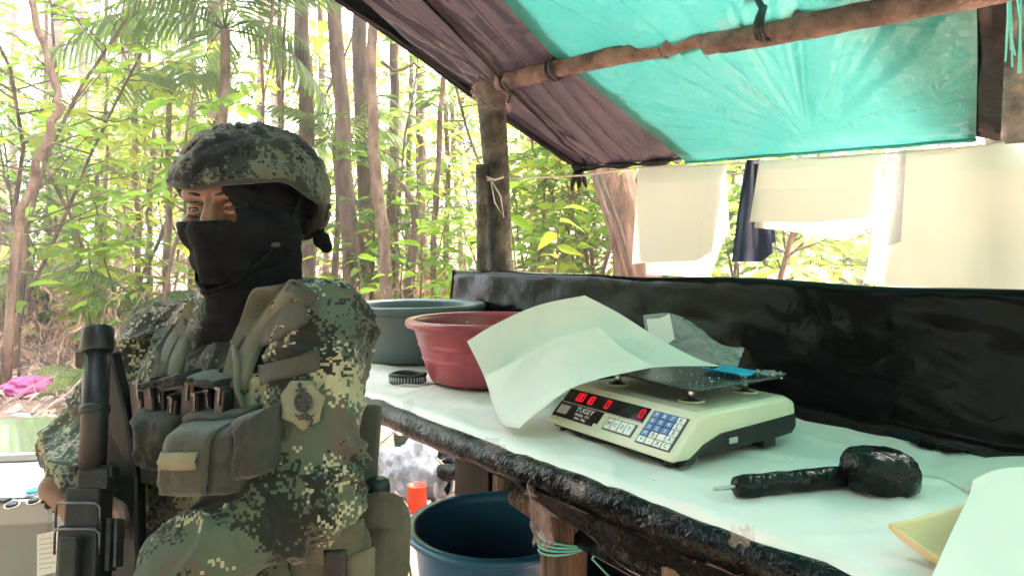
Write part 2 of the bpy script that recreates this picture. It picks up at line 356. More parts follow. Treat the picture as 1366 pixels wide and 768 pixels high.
def link_me(name, me, mat, parent=None, origin=None):
    if origin is not None: setco(me, co(me)-np.array(origin, np.float32))
    me.name = name; me.materials.clear(); me.materials.append(MT[mat]); me.polygons.foreach_set('use_smooth', [True]*len(me.polygons))
    o = bpy.data.objects.new(name, me); COL.objects.link(o); o.parent = parent; return o
def nz3(p, s, off=0.): return mnoise.noise((p[0]*s+off, p[1]*s+off*.7, p[2]*s-off))
def text_mesh(txt, size, ext=.0004):
    cu = bpy.data.curves.new('t', 'FONT'); cu.body = txt; cu.size = size; cu.extrude = ext; cu.align_x = 'CENTER'; cu.align_y = 'CENTER'; cu.resolution_u = 2
    o = bpy.data.objects.new('t', cu); COL.objects.link(o); dg = bpy.context.evaluated_depsgraph_get(); dg.update()
    me = bpy.data.meshes.new_from_object(o.evaluated_get(dg)); bpy.data.objects.remove(o); bpy.data.curves.remove(cu)
    v = [tuple(q.co) for q in me.vertices]; f = [tuple(p.vertices) for p in me.polygons]; bpy.data.meshes.remove(me); return v, f
def lerp(a, b, t): return a+(b-a)*t

# ------------------------------------------------------------------ the frame of the shelter
U = Vector((-.609, .793, 0)); V = Vector((.793, .609, 0))          # along the table (away) and across it
FR = Vector((.393, .774, 0)); BK = Vector((.617, 1.526, 0))        # front and back table edges
EV = Vector((.254, 3.04, H+.39))                                   # corner of the eave
def roof(w_, s_, dz=0): return EV+U*w_-V*s_+Vector((0, 0, .065*w_+.43*s_+dz))
def roof_ws(px, py):
    r, q = (px-683)/F, (340-py)/F
    # solve x=rY, h=qY
    A = np.array([[-.609-r*.793, -.793+r*.609], [.065-q*.793, .43+q*.609]]); b = np.array([r*3.04-.254, q*3.04-.39])
    return np.linalg.solve(A, b)
def hang(px, py, off=0.):     # a point in the upright plane of the drying line
    r = (px-683)/F; ex, ey = EV.x+.793*off, EV.y+.609*off
    w_ = (ex-ey*r)/(.609+.793*r); d = ey+.793*w_; return W(px, py, d)
TZ = 1.0                      # table level

# ------------------------------------------------------------------ ground
def gz(x, y):
    d = math.hypot(x, y); z = 0.
    if d > 5: z += .045*(min(d, 34)-5)
    z += .10*mnoise.noise((x*.35, y*.35, 0))*min(1, max(0, (d-4)/4))+.03*mnoise.noise((x*1.3, y*1.3, 3))*min(1, max(0, (d-3.2)/2))
    return z
rad = [0, .5, 1, 1.5, 2, 2.5, 3, 3.5, 4, 4.5, 5, 5.5, 6, 6.5, 7, 7.5, 8, 9, 10, 11, 12, 14, 16, 18, 21, 25, 30, 40, 60, 100, 200, 400]
g = MB(); nA = 90
for i, r_ in enumerate(rad):
    for j in range(nA):
        an = 2*math.pi*j/nA; x, y = r_*math.sin(an), r_*math.cos(an); g.v.append((x, y, gz(x, y)))
g.f = [(i*nA+j, i*nA+(j+1) % nA, (i+1)*nA+(j+1) % nA, (i+1)*nA+j) for i in range(len(rad)-1) for j in range(nA)]
gr = bpy.data.objects.new('ground', mesh_of(g, 'ground', 'ground')); COL.objects.link(gr); tag(gr, 'bare brown forest soil', kind='structure')

def leaves_np(P, D, Nn, Ln, Wd, fold=.25, droop=.25, stations=2):
    # leaf blades: base, two flanks and midrib per station, tip
    P, D, Nn = (np.asarray(q, float) for q in (P, D, Nn)); Ln = np.asarray(Ln)[:, None]; Wd = np.asarray(Wd)[:, None]
    D /= np.linalg.norm(D, axis=1, keepdims=True)+1e-9; S = np.cross(D, Nn); S /= np.linalg.norm(S, axis=1, keepdims=True)+1e-9; Nn = np.cross(S, D)
    ts = [.35] if stations == 1 else [.25, .62]; ws = [.5] if stations == 1 else [.46, .40]
    rows = [P]
    for t, wv in zip(ts, ws):
        m = P+D*Ln*t-Nn*Ln*droop*t*t
        rows += [m-S*Wd*wv+Nn*Wd*fold*wv, m, m+S*Wd*wv+Nn*Wd*fold*wv]
    rows.append(P+D*Ln-Nn*Ln*droop)
    k = len(rows); v = np.stack(rows, 1).reshape(-1, 3)
    if stations == 1: fa = [(0,2,1),(0,3,2),(1,2,4),(2,3,4)]
    else: fa = [(0,2,1),(0,3,2),(1,2,5),(1,5,4),(2,3,6),(2,6,5),(4,5,7),(5,6,7)]
    f = (np.array(fa)[None]+(np.arange(len(P))*k)[:, None, None]).reshape(-1, 3)
    return v, f
def rdir(n, up=0.):
    v = rng.normal(size=(n, 3)); v[:, 2] += up; return v/np.linalg.norm(v, axis=1, keepdims=True)

# leaf litter, a carpet nobody could count
n = 34000
az = rng.uniform(-.85, .75, n); dd = 3.3+rng.uniform(0, 1, n)**1.6*19
P = np.stack([np.sin(az)*dd, np.cos(az)*dd], 1)
keep = ~((P[:, 0] > -1.2) & (P[:, 1] < 3.2)); P = P[keep]; n = len(P)
Z = np.array([gz(x, y) for x, y in P])+rng.uniform(.005, .07, n)
D = rdir(n); D[:, 2] *= .35; Nn = rdir(n, 2.2)
v, f = leaves_np(np.c_[P, Z], D, Nn, rng.uniform(.06, .15, n), rng.uniform(.025, .065, n), .5, .45, 2)
o = bpy.data.objects.new('leaf_litter', fast_mesh('leaf_litter', v, f, 'litter')); COL.objects.link(o)
tag(o, 'carpet of dry brown and pinkish fallen leaves over the forest floor', 'leaf litter', kind='stuff')
tw = MB()
for i in range(420):
    a = random.uniform(-.8, .75); d = 3.6+random.random()**1.4*14; x, y = math.sin(a)*d, math.cos(a)*d
    if x > -1.2 and y < 3.4: continue
    L_ = random.uniform(.3, 1.3); b = random.uniform(0, 6.3); el = abs(random.gauss(.1, .45))
    p0 = Vector((x, y, gz(x, y)+.02)); dv = Vector((math.cos(b)*math.cos(el), math.sin(b)*math.cos(el), math.sin(el)))
    kink = Vector((random.gauss(0, .1), random.gauss(0, .1), random.gauss(0, .05)))*L_
    r0 = random.uniform(.004, .012); tw.tube([p0, p0+dv*L_*.5+kink, p0+dv*L_], [r0, r0*.8, r0*.3], 4, cap=False)
o = solo('fallen_twigs', tw, 'twig', 'tangle of dead twigs and sticks lying through the leaf litter', 'twigs', kind='stuff', base=(0,0,0))

# ------------------------------------------------------------------ forest
CROWNS = []
def crown_mesh(i, n, rx, rz, ls, mat, stations=1):
    # branch ends scattered in a volume, a spray of leaves round each
    c = rdir(n//14)*rng.uniform(.25, 1, (n//14, 1))**.6*np.array([rx, rx, rz]); c = np.repeat(c, 14, 0)
    P = c+rng.normal(size=c.shape)*np.array([.16, .16, .09])*rx*.9; D = rdir(len(P), -.15)+.6*(P-c)/(rx*.2); Nn = rdir(len(P), 1.6)
    v, f = leaves_np(P, D, Nn, rng.uniform(.6, 1.2, len(P))*ls, rng.uniform(.3, .5, len(P))*ls, .2, .3, stations)
    return fast_mesh('crown', v, f, mat)
for i, mt in enumerate(['leaf4', 'leaf2', 'leaf1', 'leaf4']): CROWNS.append(crown_mesh(i, 700, 1.9, 1.3, .26, mt))
def wobble(p0, p1, k, amp, seed):
    p0, p1 = Vector(p0), Vector(p1); r = []
    for i in range(k+1):
        t = i/k; e = math.sin(t*math.pi)*.6+.4*min(1, t*3)
        r.append(p0.lerp(p1, t)+Vector((mnoise.noise((t*2.3+seed, seed, 0)), mnoise.noise((t*2.3, seed, 5)), 0))*amp*e)
    return r
def tree(pts, r0, r1, label, bark='bark', crown=None, csc=1., name='tree', roots=False, group=None):
    base = pts[0]; t = thing(name, base, label, 'tree', group); k = len(pts); mb = MB()
    rr = [lerp(r0, r1, i/(k-1)) for i in range(k)]
    if roots: rr[0] *= 1.7; 
    else: rr[0] *= 1.25
    sd_ = random.uniform(0, 50)
    mb.tube(pts, rr, 14, rough=.22, seed=sd_)
    part('trunk', mb, bark, t)
    top = pts[-1]; br = MB(); ends = []
    for q in range(5):
        a = random.uniform(0, 6.3); p = pts[-1-(q % 2)]; e = p+Vector((math.cos(a)*1.0, math.sin(a)*1.0, random.uniform(.4, 1.1)))*csc
        br.tube([p, p.lerp(e, .5)+Vector((0, 0, .12)), e], [r1*.55, r1*.4, r1*.18], 6, rough=.1)
    part('limb', br, bark, t)
    cr = bpy.data.objects.new('crown', random.choice(CROWNS) if crown is None else CROWNS[crown]); COL.objects.link(cr); cr.parent = t
    cr.location = top-base+Vector((0, 0, .7*csc)); cr.scale = (csc,)*3; cr.rotation_euler = (0, 0, random.uniform(0, 6))
    return t
def at(px, d, py=None):
    x = (px-683)/F*d
    return Vector((x, d, gz(x, d)-.05)) if py is None else W(px, py, d)
# trunks one can tell apart: (base px, [(px, py)...], depth, width px at eye height, bark, label)
tl = [
 (6, [(22,300),(44,235),(66,175),(79,142),(74,122),(58,60),(40,10),(30,-120)], 6.2, 12, 'bark', 'crooked pale tree at far left bending sharply back over itself', 0),
 (286, [(288,250),(290,100),(286,-60),(284,-260)], 14, 30, 'bark', 'thick grey trunk behind the hanging palm fronds above the helmet', 3),
 (352, [(350,250),(347,100),(349,-60),(346,-240)], 17, 13, 'bark', 'slim straight trunk left of the fibrous trunk behind the helmet', 0),
 (409, [(410,330),(408,200),(405,60),(402,-60),(400,-200)], 9.5, 24, 'bark2', 'brown shaggy trunk right behind the back of the helmet', 1),
 (471, [(468,330),(458,180),(448,40),(443,-80),(440,-240)], 8.8, 25, 'bark2', 'straight brown trunk nearest the back of the helmet rising from dark tub', 2),
 (518, [(510,300),(497,200),(496,80),(500,-60),(503,-220)], 7.6, 17, 'bark', 'pinkish smooth slightly bowed trunk left of the dark tub', 0),
 (527, [(524,300),(524,200),(527,80),(529,-60),(530,-240)], 10.5, 16, 'bark2', 'brown trunk close beside the pinkish bowed trunk', 1),
 (566, [(563,300),(561,200),(562,80),(565,-60),(566,-240)], 12.5, 16, 'bark', 'grey brown trunk midway between the pinkish trunk and the shelter post', 2),
 (577, [(580,300),(585,220),(590,120),(600,20),(606,-160)], 9.0, 9, 'bark', 'thin pale sapling trunk just left of the shelter post', 2),
 (617, [(612,300),(605,200),(600,80),(598,-100)], 16, 9, 'bark', 'thin grey trunk glimpsed at the left edge of the shelter post', 3),
 (713, [(712,300),(708,200),(705,60),(700,-120)], 15, 12, 'bark', 'thin trunk right of the mossy shelter post', 3),
 (100, [(105,260),(112,120),(108,-40),(110,-240)], 20, 16, 'bark', 'faint pale trunk far behind the crooked tree', 0),
 (165, [(168,260),(170,100),(176,-60),(176,-260)], 19, 22, 'bark', 'faint trunk in the bright gap between crooked tree and helmet', 3),
 (232, [(230,260),(226,120),(222,-60),(224,-260)], 22, 20, 'bark', 'faint far trunk at the left of the helmet', 0),
 (375, [(376,250),(372,100),(374,-60),(372,-240)], 11, 8, 'bark2', 'thin dark stem between the slim trunk and the shaggy trunk', 1),
 (640, [(645,300),(660,200),(672,80),(680,-140)], 19, 14, 'bark', 'leaning far trunk hidden partly by the shelter post', 3),
 (757, [(756,300),(752,200),(748,60),(748,-120)], 18, 11, 'bark', 'thin far trunk left of the leaning buttressed tree', 3),
 (436, [(434,300),(430,180),(428,40),(426,-200)], 16, 11, 'bark2', 'thin dark trunk between the two brown trunks by the helmet', 1),
 (200, [(199,300),(204,200),(199,80),(205,-200)], 12, 7, 'bark', 'very thin stem left of the helmet', 2),
 (62, [(66,300),(58,180),(62,60),(58,-200)], 13, 8, 'bark', 'slim brown trunk just behind the crooked tree', 0),
 (256, [(254,260),(258,120),(252,-200)], 13, 10, 'bark2', 'slim brown trunk directly above the left of the helmet', 0),
 (186, [(184,300),(180,160),(186,40),(182,-200)], 11, 9, 'bark', 'slim reddish trunk between crooked tree and helmet', 3),
 (546, [(545,260),(549,120),(546,-200)], 13, 9, 'bark2', 'slim brown trunk right of the brown trunk by the pinkish trunk', 2),
 (140, [(135,330),(142,200),(138,80),(152,-160)], 10, 6, 'bark', 'very thin wavy stem right of the crooked tree', 2),
]
for bpx, ps, d, wpx, bark, lab, cr in tl:
    base = at(bpx, d); pts = [base]+[W(px, py, d) for px, py in ps]
    fine = []
    for i in range(len(pts)-1):
        for q in range(3): fine.append(pts[i].lerp(pts[i+1], q/3)+Vector((random.gauss(0, .012), random.gauss(0, .02), 0)))
    fine.append(pts[-1]); fine[0] = base
    r_ = wpx/F*d/2*.88; tree(fine, r_*1.12, r_*.72, lab, bark, cr, 1.0+.02*d)
# leaning dark dead stem that bends between the trunks
mb = MB(); d = 8.2
mb.tube([at(541, d), W(549,350,d), W(556,300,d), W(551,272,d), W(540,250,d), W(528,238,d)], [.075,.06,.06,.04,.03,.012], 10, rough=.25)
solo('dead_tree', mb, 'bark2', 'dark leaning dead stem with a bent broken top beside the pinkish trunk', 'dead tree')
# big leaning buttressed tree by the hanging papers
d = 5.2
tree([at(862, d), W(856,400,d), W(846,340,d), W(832,285,d), W(818,238,d), W(800,160,d), W(790,40,d), W(786,-180,d)], .17, .13,
     'thick leaning tree trunk behind the leftmost hanging paper', 'bark', 1, 1.2, roots=True)
mb = MB()
for k, (a, b, c) in enumerate([((795,235),(812,290),(838,375)), ((800,232),(826,300),(850,380)), ((806,240),(818,310),(822,380))]):
    mb.tube([W(*a, d-.12), W(*b, d-.2), W(*c, d-.25)], [.012, .016, .013], 7, rough=.2, seed=k)
solo('hanging_vine', mb, 'bark2', 'reddish vines hanging down the thick leaning trunk', 'vine')
# two trees added so that their unseen canopy shades the ground round the shelter
CROWNS.append(crown_mesh(9, 4200, 1.9, .9, .24, 'leaf4'))
for k, (x, y, zt) in enumerate([(1.35, 8.4, 7.6), (-2.2, 10.2, 8.6)]):
    tree([Vector((x, y, gz(x, y)-.05)), Vector((x+.05, y, 2)), Vector((x-.06, y, 4.5)), Vector((x, y, 6.2)), Vector((x+.1, y, zt))], .13, .08,
         ['broad crowned tree rising behind the leftmost hanging paper', 'tall broad crowned tree standing behind the helmet'][k], 'bark2', 4, 1.85)
# lianas
for k, (lab, d, ps) in enumerate([('thin curling liana hanging above the helmet', 8, [(366,-20),(362,30),(349,80),(352,140),(343,190)]),
                                  ('thin straight liana hanging right above the helmet', 9, [(384,-20),(378,60),(377,150),(377,240)]),
                                  ('thin wavy branch hooking toward the tarp edge', 7.5, [(508,82),(525,95),(540,92),(552,84),(560,92)]),
                                  ('sagging dark twig crossing behind the crooked tree', 7, [(50,200),(75,250),(95,290),(110,330)])]):
    mb = MB(); mb.tube([W(px, py, d+.05*i) for i, (px, py) in enumerate(ps)], [.022-.002*i for i in range(len(ps))], 6, rough=.2, seed=k)
    solo('liana', mb, 'bark2', lab, 'liana')

# saplings: bent stem, side twigs and leaves; five kinds sharing meshes
def sapling_mesh(h, nb, nl, ls, mat, wide=.4):
    st = MB(); P = []; D = []; Nn = []; Ln = []; Wd = []
    stem = wobble((0,0,0), (random.gauss(0,.15)*h, random.gauss(0,.15)*h, h), 7, .12*h, random.uniform(0, 90))
    st.tube(stem, [lerp(.013, .004, i/7)*h**.5 for i in range(8)], 6, cap=False)
    for b in range(nb):
        t = random.uniform(.22, 1); q = t*7; i = min(6, int(q)); p = stem[i].lerp(stem[i+1], q-i); a = random.uniform(0, 6.3)
        L_ = random.uniform(.22, .55)*h*(1.15-.6*t)*.7; el = random.uniform(.0, .7); dv = Vector((math.cos(a)*math.cos(el), math.sin(a)*math.cos(el), math.sin(el)))
        e = p+dv*L_+Vector((0, 0, -.18*L_)); m_ = p+dv*L_*.55+Vector((0, 0, .05*L_))
        st.tube([p, m_, e], [.0045*h**.5, .003*h**.5, .0015], 4, cap=False)
        for k in range(nl):
            u = .25+.75*k/max(1, nl-1); pp = p.lerp(m_, u*2) if u < .5 else m_.lerp(e, u*2-1)
            side = dv.cross(Vector((0,0,1))).normalized()*(1 if k % 2 else -1)
            dd_ = (dv*.7+side*(.9 if k < nl-1 else 0)+Vector((0,0,random.uniform(-.45, .15)))+Vector((random.gauss(0,.15), random.gauss(0,.15), 0)))
            P.append(pp); D.append(dd_); Nn.append((random.gauss(0,.35), random.gauss(0,.35), 1)); q_ = ls*random.uniform(.65, 1.25); Ln.append(q_); Wd.append(q_*wide*random.uniform(.8, 1.15))
    v, f = leaves_np(P, D, Nn, Ln, Wd, .22, .35, 2)
    return mesh_of(st, 'stem', 'bark2'), fast_mesh('foliage', v, f, mat)
KINDS = [(sapling_mesh(2.2, 18, 7, .18, 'leaf1', .46), 'slender sapling with bright pointed leaves'),
         (sapling_mesh(3.2, 28, 8, .17, 'leaf2', .45), 'tall thin sapling with layered mid green leaves'),
         (sapling_mesh(1.2, 14, 6, .25, 'leaf3', .5), 'low bush with broad yellow green leaves'),
         (sapling_mesh(4.4, 36, 9, .165, 'leaf1', .44), 'tall arching sapling with fine bright leaves'),
         (sapling_mesh(.8, 10, 5, .16, 'leaf2', .42), 'small ground plant with mid green leaves'),
         (sapling_mesh(3.4, 24, 8, .205, 'leaf3', .45), 'leggy sapling with large yellowish leaves')]
def where_at(x, y):
    px = 683+F*x/y
    for lim, ph in ((50,'left of the crooked tree'), (140,'right of the crooked tree'), (235,'left of the helmet'), (335,'above the helmet'), (400,'behind the back of the helmet'),
                    (485,'by the two brown trunks'), (555,'by the pinkish bowed trunk'), (645,'left of the shelter post'), (755,'right of the shelter post'), (855,'by the thick leaning trunk'), (990,'under the navy cloth'), (1170,'under the middle hanging paper')):
        if px < lim: break
    else: ph = 'behind the widest hanging paper'
    return ('near, ' if y < 8.5 else 'midway back, ' if y < 13 else 'far back, ')+ph
def sapling(k, x, y, s=1.):
    (sm, fm), lab = KINDS[k]; z = gz(x, y)-.03
    where = where_at(x, y)
    t = thing('sapling' if k not in (2, 4) else 'bush', (x, y, z), lab+', '+where, 'sapling' if k not in (2, 4) else 'bush', 'undergrowth, '+lab+', '+where, random.uniform(0, 6.3))
    t.scale = (s,)*3
    for nm, me in (('stem', sm), ('foliage', fm)):
        o = bpy.data.objects.new(nm, me); COL.objects.link(o); o.parent = t
def zone(n, pxr, dr, kinds, sr):
    for i in range(n):
        d = random.uniform(*dr); px = random.uniform(*pxr); sapling(random.choice(kinds), (px-683)/F*d, d, random.uniform(*sr))
zone(20, (-60, 330), (7, 13), [0,1,3,5,1], (.8, 1.35))
zone(10, (-40, 330), (12, 22), [1,3,5], (1.1, 1.9))
zone(14, (-20, 330), (6.5, 11), [2,4,2], (.7, 1.1))
zone(15, (390, 640), (8.5, 15), [0,1,5,3], (.7, 1.25))
zone(12, (420, 640), (6.5, 9), [2,4,0], (.7, 1.0))
zone(22, (660, 850), (6.5, 14), [0,1,5,2,2], (.7, 1.2))
zone(16, (930, 1180), (5, 11), [2,0,5,2], (.8, 1.3))
zone(30, (850, 1260), (6.5, 14), [0,1,3,5,2], (.9, 1.5))
zone(16, (630, 860), (9, 16), [0,1,3,5], (.9, 1.6))
zone(13, (-80, 900), (14, 26), [3,5,1], (1.3, 2.2))

# single big leaves that stand out, each plant with its own leaves
def big_leaf(L_, Wd_):
    mb = MB()
    def fn(u, v_):
        s = (v_*2-1); prof = math.sin(math.pi*min(1, u**.75))**.8*(1-.25*u); return Vector((u*L_, s*Wd_/2*prof, abs(s)*Wd_*.16*prof-.28*L_*u*u+.006*math.sin(u*25)*abs(s)))
    mb.grid(fn, 8, 4); return mb
BIG = mesh_of(big_leaf(.30, .13), 'leaf', 'leaf1'); BIG2 = mesh_of(big_leaf(.34, .12), 'leaf', 'leaf3')
def leaf_plant(px, d, h, nlv, lab, me, sc=1., base_py=None):
    b = at(px, d); t = thing('broadleaf_plant', b, lab, 'plant'); mb = MB()
    tip = b+Vector((random.gauss(0,.08), random.gauss(0,.08), h)); st = wobble(b, tip, 6, .1, random.uniform(0, 50)); mb.tube(st, [.012*(1-.1*i) for i in range(7)], 6); part('stem', mb, 'bark2', t)
    for k in range(nlv):
        u = lerp(.35, 1, k/(nlv-1)); q = u*6; i = min(5, int(q)); p = st[i].lerp(st[i+1], q-i)
        o = bpy.data.objects.new('leaf', me); COL.objects.link(o); o.parent = t; o.location = p-b
        o.rotation_euler = (random.gauss(0, .4), random.uniform(-.5, .35), k*2.4+random.gauss(0, .3)); s = sc*random.uniform(.7, 1.2); o.scale = (s, s, s)
leaf_plant(490, 6.0, 1.35, 9, 'upright plant with glossy bright leaves between the helmet and the dark tub', BIG, .75)
leaf_plant(742, 5.6, 1.75, 12, 'tall plant with big bright leaves right of the shelter post', BIG2, .9)
leaf_plant(700, 6.6, 1.95, 11, 'taller plant with pale leaves close right of the shelter post', BIG, .9)
leaf_plant(560, 7.2, 2.4, 12, 'tall plant with drooping leaves left of the shelter post', BIG, .85)
leaf_plant(430, 7.0, 1.5, 10, 'leafy plant between the shaggy trunk and the brown trunk', BIG2, .8)
leaf_plant(25, 6.4, 1.7, 10, 'broad leaved plant leaning by the crooked tree', BIG, .8)
leaf_plant(110, 6.8, .9, 10, 'low broad leaved plant right of the crooked tree foot', BIG, .8)
leaf_plant(180, 7.4, 1.2, 10, 'broad leaved plant left of the helmet', BIG2, .8)
leaf_plant(990, 5.2, .95, 11, 'yellow green plant seen under the navy cloth', BIG2, .9)
leaf_plant(1085, 5.0, 1.05, 11, 'bright plant seen below the middle hanging paper', BIG2, .95)
leaf_plant(790, 5.3, 1.2, 11, 'plant with pale leaves left of the buttressed trunk', BIG2, .8)
leaf_plant(620, 6.0, 1.6, 10, 'plant with large leaves at the left side of the shelter post', BIG, .9)

# palms
def frond_mesh(L_, n, ll, droop):
    mb = MB(); P = []; D = []; Nn = []; Ln = []; Wd = []
    f_ = lambda u: Vector((u*L_*(1-.18*u), 0, L_*(.35*u-droop*u*u)))
    mb.tube([f_(i/8) for i in range(9)], [.012*(1-.1*i) for i in range(9)], 4, cap=False)
    for k in range(n):
        u = lerp(.12, 1, k/(n-1)); t_ = (f_(min(1, u+.02))-f_(u-.02)).normalized()
        for sg in (-1, 1):
            P.append(f_(u)); D.append(t_*.55+Vector((0, sg, -.35+random.gauss(0, .08)))); Nn.append((0, -sg*.3, 1)); q = ll*(.35+math.sin(math.pi*min(1, u*.9+.1))*.75); Ln.append(q); Wd.append(q*.085)
    v, f = leaves_np(P, D, Nn, Ln, Wd, .3, .35, 2)
    o = len(mb.v); mb.add(v, [tuple(q) for q in f]); return mesh_of(mb, 'frond', 'palm', smooth=False)
FRONDS = [frond_mesh(2.0, 26, .55, .75), frond_mesh(1.3, 22, .4, .6), frond_mesh(1.0, 20, .3, .5)]
def palm(px, d, top_py, nf, fm, lab, rt=.06, sc=1., trunk='bark'):
    b = at(px, d); top = W(px, top_py, d); t = thing('palm', b, lab, 'palm'); mb = MB(); mb.tube(wobble(b, top, 7, .12, px), [rt*(1.2-.06*i) for i in range(8)], 10, rough=.15); part('trunk', mb, trunk, t)
    for k in range(nf):
        o = bpy.data.objects.new('frond', FRONDS[fm]); COL.objects.link(o); o.parent = t; o.location = top-b
        o.rotation_euler = (random.gauss(0, .2), random.uniform(-.75, .25), k*2.4+random.gauss(0, .2)); s = sc*random.uniform(.8, 1.15); o.scale = (s, s, s)
palm(300, 8.5, 40, 13, 0, 'palm with long feathery fronds drooping above the helmet', .07)
palm(225, 10, 110, 11, 1, 'smaller feathery palm left of the long frond palm', .05, 1.1)
palm(448, 9.6, 190, 10, 1, 'pale feathery palm between the brown trunks behind the helmet', .045, .9)
palm(190, 7.6, 410, 9, 2, 'low stemless palm left of the helmet', .04, 1.1)
palm(60, 9, 380, 9, 2, 'low fern like palm near the crooked tree', .04, 1.1)
palm(130, 12, 230, 10, 1, 'feathery palm in the bright gap right of the crooked tree', .05, 1.0)
palm(120, 5.6, 505, 8, 2, 'short ferny palm on the litter behind the rifle muzzle', .03, .6)
palm(595, 11, 130, 9, 1, 'feathery palm behind the thin pale sapling trunk', .045, .9)
palm(735, 12, 330, 8, 2, 'low feathery palm right of the shelter post', .04, 1.2)

# dead brush: standing brown stems and dry leaves
def brush_meshes():
    mb = MB(); P = []; D = []; Nn = []; Ln = []; Wd = []
    for i in range(26):
        p0 = Vector((random.gauss(0, .25), random.gauss(0, .25), 0)); e = p0+Vector((random.gauss(0, .35), random.gauss(0, .35), random.uniform(.35, 1.1)))
        mb.tube([p0, p0.lerp(e, .5)+Vector((random.gauss(0,.06), random.gauss(0,.06), 0)), e], [.009, .007, .003], 4, cap=False)
        for k in range(10):
            P.append(p0.lerp(e, random.uniform(.2, 1))); D.append((random.gauss(0,.5), random.gauss(0,.5), -1)); Nn.append((random.gauss(0,1), random.gauss(0,1), .3)); q = random.uniform(.05, .15); Ln.append(q); Wd.append(q*.32)
    v, f = leaves_np(P, D, Nn, Ln, Wd, .4, .5, 2); return mesh_of(mb, 'stem', 'twig'), fast_mesh('dry_foliage', v, f, 'dryleaf')
BR = [brush_meshes() for _ in range(3)]
def brush(px, d, s, g):
    x = (px-683)/F*d; t = thing('dead_brush', (x, d, gz(x, d)-.02), 'clump of dry brown stems and leaves, '+where_at(x, d), 'brush', 'dead brush, '+where_at(x, d), random.uniform(0, 6)); t.scale = (s,)*3
    for nm, me in zip(('stem', 'dry_foliage'), random.choice(BR)):
        o = bpy.data.objects.new(nm, me); COL.objects.link(o); o.parent = t
for i in range(30): brush(random.uniform(-30, 290), random.uniform(6, 12), random.uniform(.5, .95), 'left of the soldier')
for i in range(16): brush(random.uniform(400, 640), random.uniform(6.5, 11), random.uniform(.7, 1.1), 'between the trunks by the dark tub')
for i in range(14): brush(random.uniform(680, 850), random.uniform(5.5, 9), random.uniform(.8, 1.2), 'behind the black plastic wall')
for i in range(6): brush(random.uniform(1120, 1180), random.uniform(4.2, 5.5), random.uniform(.9, 1.2), 'under the middle hanging paper')

# far wood that reads as one mass, thin enough for the sky to show
n = 26000
az = rng.uniform(-.95, .95, n//20); dd = rng.uniform(22, 42, n//20); zz = rng.uniform(0, 1, n//20)**1.25*15+.8
c = np.repeat(np.stack([np.sin(az)*dd, np.cos(az)*dd, zz], 1), 20, 0); P = c+rng.normal(size=c.shape)*np.array([.9, .9, .55])
v, f = leaves_np(P, rdir(len(P), -.2), rdir(len(P), 1.2), rng.uniform(.3, .65, len(P)), rng.uniform(.14, .28, len(P)), .2, .3, 1)
o = bpy.data.objects.new('far_foliage', fast_mesh('far_foliage', v, f, 'leaf4')); COL.objects.link(o); tag(o, 'bright hazy mass of far forest leaves', 'forest', kind='stuff')
n = 30000
az = rng.uniform(1.05, 2*math.pi-1.05, n//20); dd = rng.uniform(6.5, 14, n//20); zz = rng.uniform(0, 1, n//20)*11+.3
c = np.repeat(np.stack([np.sin(az)*dd, np.cos(az)*dd, zz], 1), 20, 0); P = c+rng.normal(size=c.shape)*np.array([.7, .7, .5])
v, f = leaves_np(P, rdir(len(P), -.2), rdir(len(P), 1.2), rng.uniform(.3, .6, len(P)), rng.uniform(.2, .32, len(P)), .2, .3, 1)
o = bpy.data.objects.new('surrounding_foliage', fast_mesh('surrounding_foliage', v, f, 'leaf2')); COL.objects.link(o); tag(o, 'mass of forest leaves around the other sides of the shelter', 'forest', kind='stuff')
for i in range(34):
    a = random.uniform(-.9, .6); d = random.uniform(20, 40); x, y = math.sin(a)*d, math.cos(a)*d; r_ = random.uniform(.05, .2)
    tree(wobble((x, y, gz(x, y)-.1), (x+random.gauss(0, .6), y, 15), 6, .4, i), r_*1.1, r_*.7, ('slim' if r_ < .12 else 'stout')+' pale far trunk, '+where_at(x, y), 'bark', 3, .8, group='far trunks, '+('slim, ' if r_ < .12 else 'stout, ')+where_at(x, y))

# ------------------------------------------------------------------ shelter: posts, beams, tarps
# mossy post and thinner prop lashed to it
d = 2.62
mb = MB(); t = thing('shelter_post', W(660, 340, d)-Vector((0, 0, H)), 'mossy grey wooden post holding the beam end at the left', 'post')
pp = [Vector((W(662,340,d).x, d, -.05)), W(667,360,d), W(664,290,d), W(661,220,d), W(655,150,d), W(653,112,d)]
mb.tube(pp, [.058, .042, .044, .046, .053, .058], 14, rough=.18, seed=3); part('post', mb, 'postg', t)
mb = MB()
def wrapfn(u, v_):
    an = u*2*math.pi; z = lerp(150, 104, v_); r_ = .066+.014*mnoise.noise((math.cos(an)*2, math.sin(an)*2, v_*4)); c = W(655, z, d); return c+Vector((math.cos(an)*r_*1.1, math.sin(an)*r_, 0))
mb.grid(wrapfn, 22, 10); part('plastic_wrap', mb, 'film2', t)
mb = MB(); mb.tube([W(649,236,d-.06), W(660,240,d-.07), W(672,236,d-.06)], .004, 6)
mb.tube([W(655,240,d-.06), W(668,262,d-.06), W(672,290,d-.06), W(660,270,d-.06), W(655,242,d-.06)], .0025, 6); part('string_tie', mb, 'string', t)
mb = MB(); mb.tube([Vector((W(642,340,d-.05).x, d-.05, -.05)), W(644,360,d-.05), W(643,290,d-.05), W(642,220,d-.05)], [.024, .021, .021, .021], 10, rough=.12)
solo('prop_post', mb, 'postg', 'thin dark green stick standing against the mossy post', 'post')
